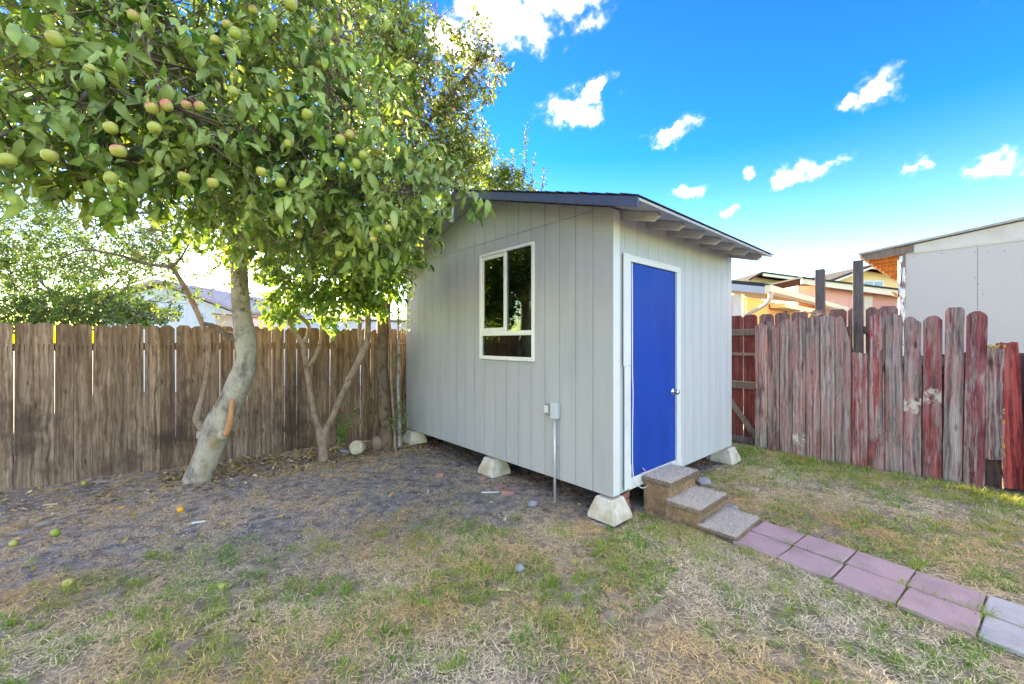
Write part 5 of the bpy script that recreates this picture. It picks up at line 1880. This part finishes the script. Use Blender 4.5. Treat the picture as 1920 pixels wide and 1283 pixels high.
# dry straw lying about
sx, sy = scatter(760000)
so = soilness(sx, sy)
pn = fbm(sx, sy, 2.1, 44, 4)
fn = fbm(sx, sy, 8.0, 52, 3)
prob = (1 - so) * np.clip(.42 + (pn - .42) * 2.2 + (fn - .5) * 1.6, .05, 1) * .92 + so * np.clip((pn - .42) * 2.4 + (fn - .5) * 3.0, .04, .75) * .85
keep = (RG.random(len(sx)) < prob) & ~on_path(sx, sy)
keep &= ~under_shed(sx, sy) | (RG.random(len(sx)) < .2)
sx, sy, so = sx[keep], sy[keep], so[keep]
n = len(sx)
pale = np.clip(fbm(sx, sy, 1.3, 61, 3) * 2.4 - .75, 0, 1)
c = np.array([.82, .57, .24])[None] * (1 - pale[:, None]) + np.array([.92, .80, .52])[None] * pale[:, None]
c = c * RG.uniform(.55, 1.2, (n, 1))
soc = so[:, None] * .5
c = c * (1 - soc) + np.array([.78, .52, .24]) * soc
ln_ = RG.uniform(.02, .075, n) * (1 - .35 * so)
o = blades(sx, sy, gz(sx, sy) + RG.uniform(0, .012, n) * (1 - so * .7), ln_, np.clip(RG.normal(1.42, .16, n), .7, 1.56), RG.uniform(0, 6.283, n), RG.uniform(.0010, .0026, n), c, 'dry_straw', MAT['straw'], .25)
tag(o, 'matted dry straw and dead grass lying over the yard', 'straw', kind='stuff')

# fallen leaves below the trees and under the shed
lx, ly = scatter(70000, 2.2, 7.4)
dl = (lx + 5.42) * -.5736 + (ly - 4.29) * .8192
near_f = np.exp(-((dl + .40) / .55) ** 2) * np.clip((lx + 4.6) / .8, .12, 1)
patchy = np.clip(fbm(lx, ly, 3.0, 71, 3) * 3 - 1.15, 0, 1)
us = under_shed(lx, ly)
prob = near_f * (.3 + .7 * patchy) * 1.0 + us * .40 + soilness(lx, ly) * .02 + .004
keep = RG.random(len(lx)) < prob
lx, ly, us = lx[keep], ly[keep], us[keep]
n = len(lx)
pal = np.array([(.66, .44, .12), (.52, .31, .10), (.32, .18, .09), (.70, .55, .28), (.20, .12, .07), (.42, .37, .13), (.58, .50, .36)])
c = pal[RG.integers(len(pal), size=n)] * RG.uniform(.6, 1.2, (n, 1))
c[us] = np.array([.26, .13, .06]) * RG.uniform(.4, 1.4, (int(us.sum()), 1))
L = RG.uniform(.02, .07, n)
d = RG.normal(0, 1, (n, 3)); d[:, 2] *= .12
nn = np.array([0, 0, 1.0]) + RG.normal(0, .35, (n, 3))
P = np.stack([lx, ly, gz(lx, ly) + .004 + RG.uniform(0, .010, n)], 1)
V = leaf_verts(P, d, nn, L, L * RG.uniform(.35, .6, n), RG.uniform(-1.0, 1.2, n), RG.uniform(.0, .9, n), RG.uniform(0, 6.28, n))
Q = (LQ[None] + (np.arange(n) * 18)[:, None, None]).reshape(-1, 4)
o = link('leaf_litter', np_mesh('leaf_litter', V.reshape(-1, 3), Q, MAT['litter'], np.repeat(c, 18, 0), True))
tag(o, 'yellow and brown fallen leaves along the fence and under the shed', 'leaves', kind='stuff')

# soil crumbs and grit
gx_, gy_ = scatter(60000, 1.6, 7.0)
so = soilness(gx_, gy_)
keep = (RG.random(len(gx_)) < .10 + .55 * so * np.clip(fbm(gx_, gy_, 3, 81, 3) * 2 - .5, 0, 1)) & ~on_path(gx_, gy_)
gx_, gy_ = gx_[keep], gy_[keep]
n = len(gx_)
s = RG.lognormal(math.log(.0042), .5, n).clip(.002, .02)
oct_ = np.array([[1, 0, 0], [0, 1, 0], [-1, 0, 0], [0, -1, 0], [0, 0, .8], [0, 0, -.6]])
V = np.stack([gx_, gy_, gz(gx_, gy_) + s * .2], 1)[:, None] + oct_[None] * s[:, None, None] * RG.uniform(.6, 1.3, (n, 6, 1))
T = np.array([[0, 1, 4], [1, 2, 4], [2, 3, 4], [3, 0, 4], [1, 0, 5], [2, 1, 5], [3, 2, 5], [0, 3, 5]])
T = (T[None] + (np.arange(n) * 6)[:, None, None]).reshape(-1, 3)
c = np.array([.36, .345, .33]) * RG.uniform(.5, 1.9, (n, 1))
o = link('soil_crumbs', np_mesh('soil_crumbs', V.reshape(-1, 3), None, MAT['straw'], np.repeat(c, 6, 0), tris=T))
tag(o, 'grey crumbs of soil and grit on the bare ground', 'gravel', kind='stuff')


# ------------------------------------------------------------------ stones, brick bits, fallen fruit, scraps
def rock(x, y, r, label, mat, cat='rock', name='rock', sq=(1, 1, .75), seed=0, group=None, dz=0.0):
    bm = bmesh.new()
    bmesh.ops.create_icosphere(bm, subdivisions=3, radius=1.0)
    rr = random.Random(seed)
    dirs = [(Vector((rr.gauss(0, 1), rr.gauss(0, 1), rr.gauss(0, 1))).normalized(), rr.uniform(.72, .95)) for _ in range(9)]
    for v in bm.verts:
        p = v.co.copy()
        for dd, c in dirs:
            k = p.dot(dd)
            if k > c:
                p -= dd * (k - c) * .85
        p *= 1 + rr.uniform(-.012, .012)
        v.co = Vector((p.x * sq[0] * r, p.y * sq[1] * r, p.z * sq[2] * r))
    me = bpy.data.meshes.new(name)
    bm.to_mesh(me)
    bm.free()
    me.materials.append(mat)
    o = link(name, me, None, (x, y, g0(x, y) + r * sq[2] * .62 + dz), (rr.uniform(-.3, .3), rr.uniform(-.3, .3), rr.uniform(0, 6)))
    return tag(o, label, cat, group)


m_stone = m_concrete('pale_stone', (.46, .41, .34), (.30, .25, .19), .7, .9, 9)
m_stone2 = m_concrete('brown_stone', (.27, .20, .15), (.17, .12, .09), .7, .9, 10)
m_stone3 = m_concrete('grey_stone', (.30, .30, .32), (.20, .19, .19), .7, .9, 12)
p = at(706, 812, 6.1)
rock(p.x, p.y, .125, 'large rough brown stone beside the dark trunk', m_stone2, seed=2, sq=(1, .9, 1.0))
p = at(1000, 947, 3.97)
rock(p.x, p.y, .062, 'small grey stone on the bare soil left of the conduit', m_stone3, seed=5, sq=(1.2, .8, .6))
p = at(975, 1073, 2.82)
rock(p.x, p.y, .035, 'round dark grey pebble in the grass in front of the shed', m_stone3, seed=6)
p = at(1316, 885, 5.0)
rock(2.12, 4.48, .10, 'grey stone beside the top carpeted step', m_stone3, seed=7, sq=(1.3, .8, .6))
p = at(1355, 958, 3.75)
rock(p.x + .12, p.y + .1, .06, 'pale grey stone beside the lowest carpeted step', m_stone3, seed=8, sq=(1.3, .8, .5))
p = at(585, 830, 6.0)
rock(at(650, 832, 5.9).x, 5.85, .075, 'flat grey stone lying between shrub and round log', m_stone3, seed=12, sq=(1.4, .8, .5))
# the round log end
mb = MB()
M = Matrix.Rotation(math.radians(78), 4, 'X') @ Matrix.Rotation(.3, 4, 'Z')
mb.lathe([(.001, -.07), (.085, -.07), (.098, -.055), (.102, 0), (.098, .05), (.088, .062), (.05, .066), (.001, .066)], 18, M)
p = at(670, 820, 5.75)
o = mb.build('log', m_bark('pale_log', (.26, .20, .14), (.50, .43, .33), 2.2), None, loc=(p.x, p.y, .105))
tag(o, 'short pale sawn log lying at the fence foot', 'log')

bkm = [m_concrete('broken_brick', (.42, .22, .18), (.27, .14, .11), .6, .9, 9), bk]
for (x, y, sx_, sy_, sz_, rz, lab) in (
        (823, 888, .085, .06, .055, .3, 'small pink brick piece alone on the soil left of the middle block'),
        (905, 893, .06, .05, .04, .9, 'tiny red brick piece touching the middle pier block'),
        (952, 922, .13, .06, .05, -.2, 'half red brick lying by the white stick'),
        (935, 910, .11, .07, .035, .7, 'flat mauve brick slab between the middle block and white stick'),
        (633, 838, .12, .05, .045, .1, 'dark red brick piece at the foot of the shrub')):
    d = 760 * EYE / (y - 641.5 + 6)
    p = at(x, y, d)
    mb = MB().box(-sx_ / 2, sx_ / 2, -sy_ / 2, sy_ / 2, 0, sz_)
    rr = random.Random(int(x))
    mb.v = [(a + rr.uniform(-.008, .008), b + rr.uniform(-.008, .008), c + rr.uniform(-.008, .004)) for a, b, c in mb.v]
    o = mb.build('brick_piece', bkm[0], None, bevel=.006, loc=(p.x, p.y, g0(p.x, p.y) - .006))
    o.rotation_euler = (0, rr.uniform(-.15, .15), rz)
    tag(o, lab, 'brick')
# wooden scraps
for (x, y, L_, w_, rz, lab, colr) in (
        (920, 924, .20, .014, .12, 'thin white stick lying beside the half red brick', (.75, .75, .73)),
        (372, 980, .10, .022, .55, 'short white strip on the bare soil in front of the apple tree', (.80, .80, .80)),
        (95, 948, .12, .03, .3, 'pale dry bark chip on the soil near the left fence', (.55, .44, .26)),
        (793, 1031, .07, .018, -.7, 'pale wood chip lying in the grass', (.62, .50, .30)),
        (945, 1112, .085, .02, -.1, 'long yellow wood chip in the grass below the shed', (.60, .47, .24)),
        (1123, 982, .16, .03, -.35, 'grey board end half buried beside the near pier block', (.30, .30, .31))):
    d = 760 * EYE / (y - 641.5)
    p = at(x, y, d)
    mb = MB()
    mb.prism([(-L_ / 2, -w_ / 2), (L_ / 2, -w_ / 2.6), (L_ / 2 * .96, w_ / 2.4), (-L_ / 2 * .93, w_ / 2)], lambda a, b: (a, b, 0), lambda a, b: (a, b, .009))
    o = mb.build('wood_scrap', m_plain('scrap_%d' % x, colr, .8), None, bevel=.002, loc=(p.x, p.y, g0(p.x, p.y) + .006))
    o.rotation_euler = (.03, .03, rz)
    tag(o, lab, 'wood scrap')
# fallen fruit
for (x, y, s, bl, lab) in ((338, 953, .9, .0, 'orange-yellow fallen fruit on the soil in front of the apple tree'), (103, 997, .95, .9, 'green and red fallen apple on the left soil'),
                           (25, 1016, .8, .5, 'yellow-green fallen apple at the left edge'), (129, 1091, .95, .25, 'dull brownish fallen apple lower left'),
                           (417, 1097, .7, .1, 'tiny dark green fallen apple among the straw'), (157, 905, .7, .0, 'small green fallen apple at the foot of the left fence')):
    d = 760 * EYE / (y - 641.5 + 8)
    p = at(x, y, d)
    me = ap_meshes[1]
    o = link('fallen_apple', me, None, (p.x, p.y, g0(p.x, p.y) + .030 * s), (1.2, .4, x * .1))
    o.scale = (s, s, s)
    o.color = (bl, 0, 0, 1)
    if x == 338:
        o.data = ap_meshes[0].copy()
        o.data.materials.clear()
        o.data.materials.append(m_plain('orange_fruit', (.72, .36, .03), .5))
    tag(o, lab, 'apple')
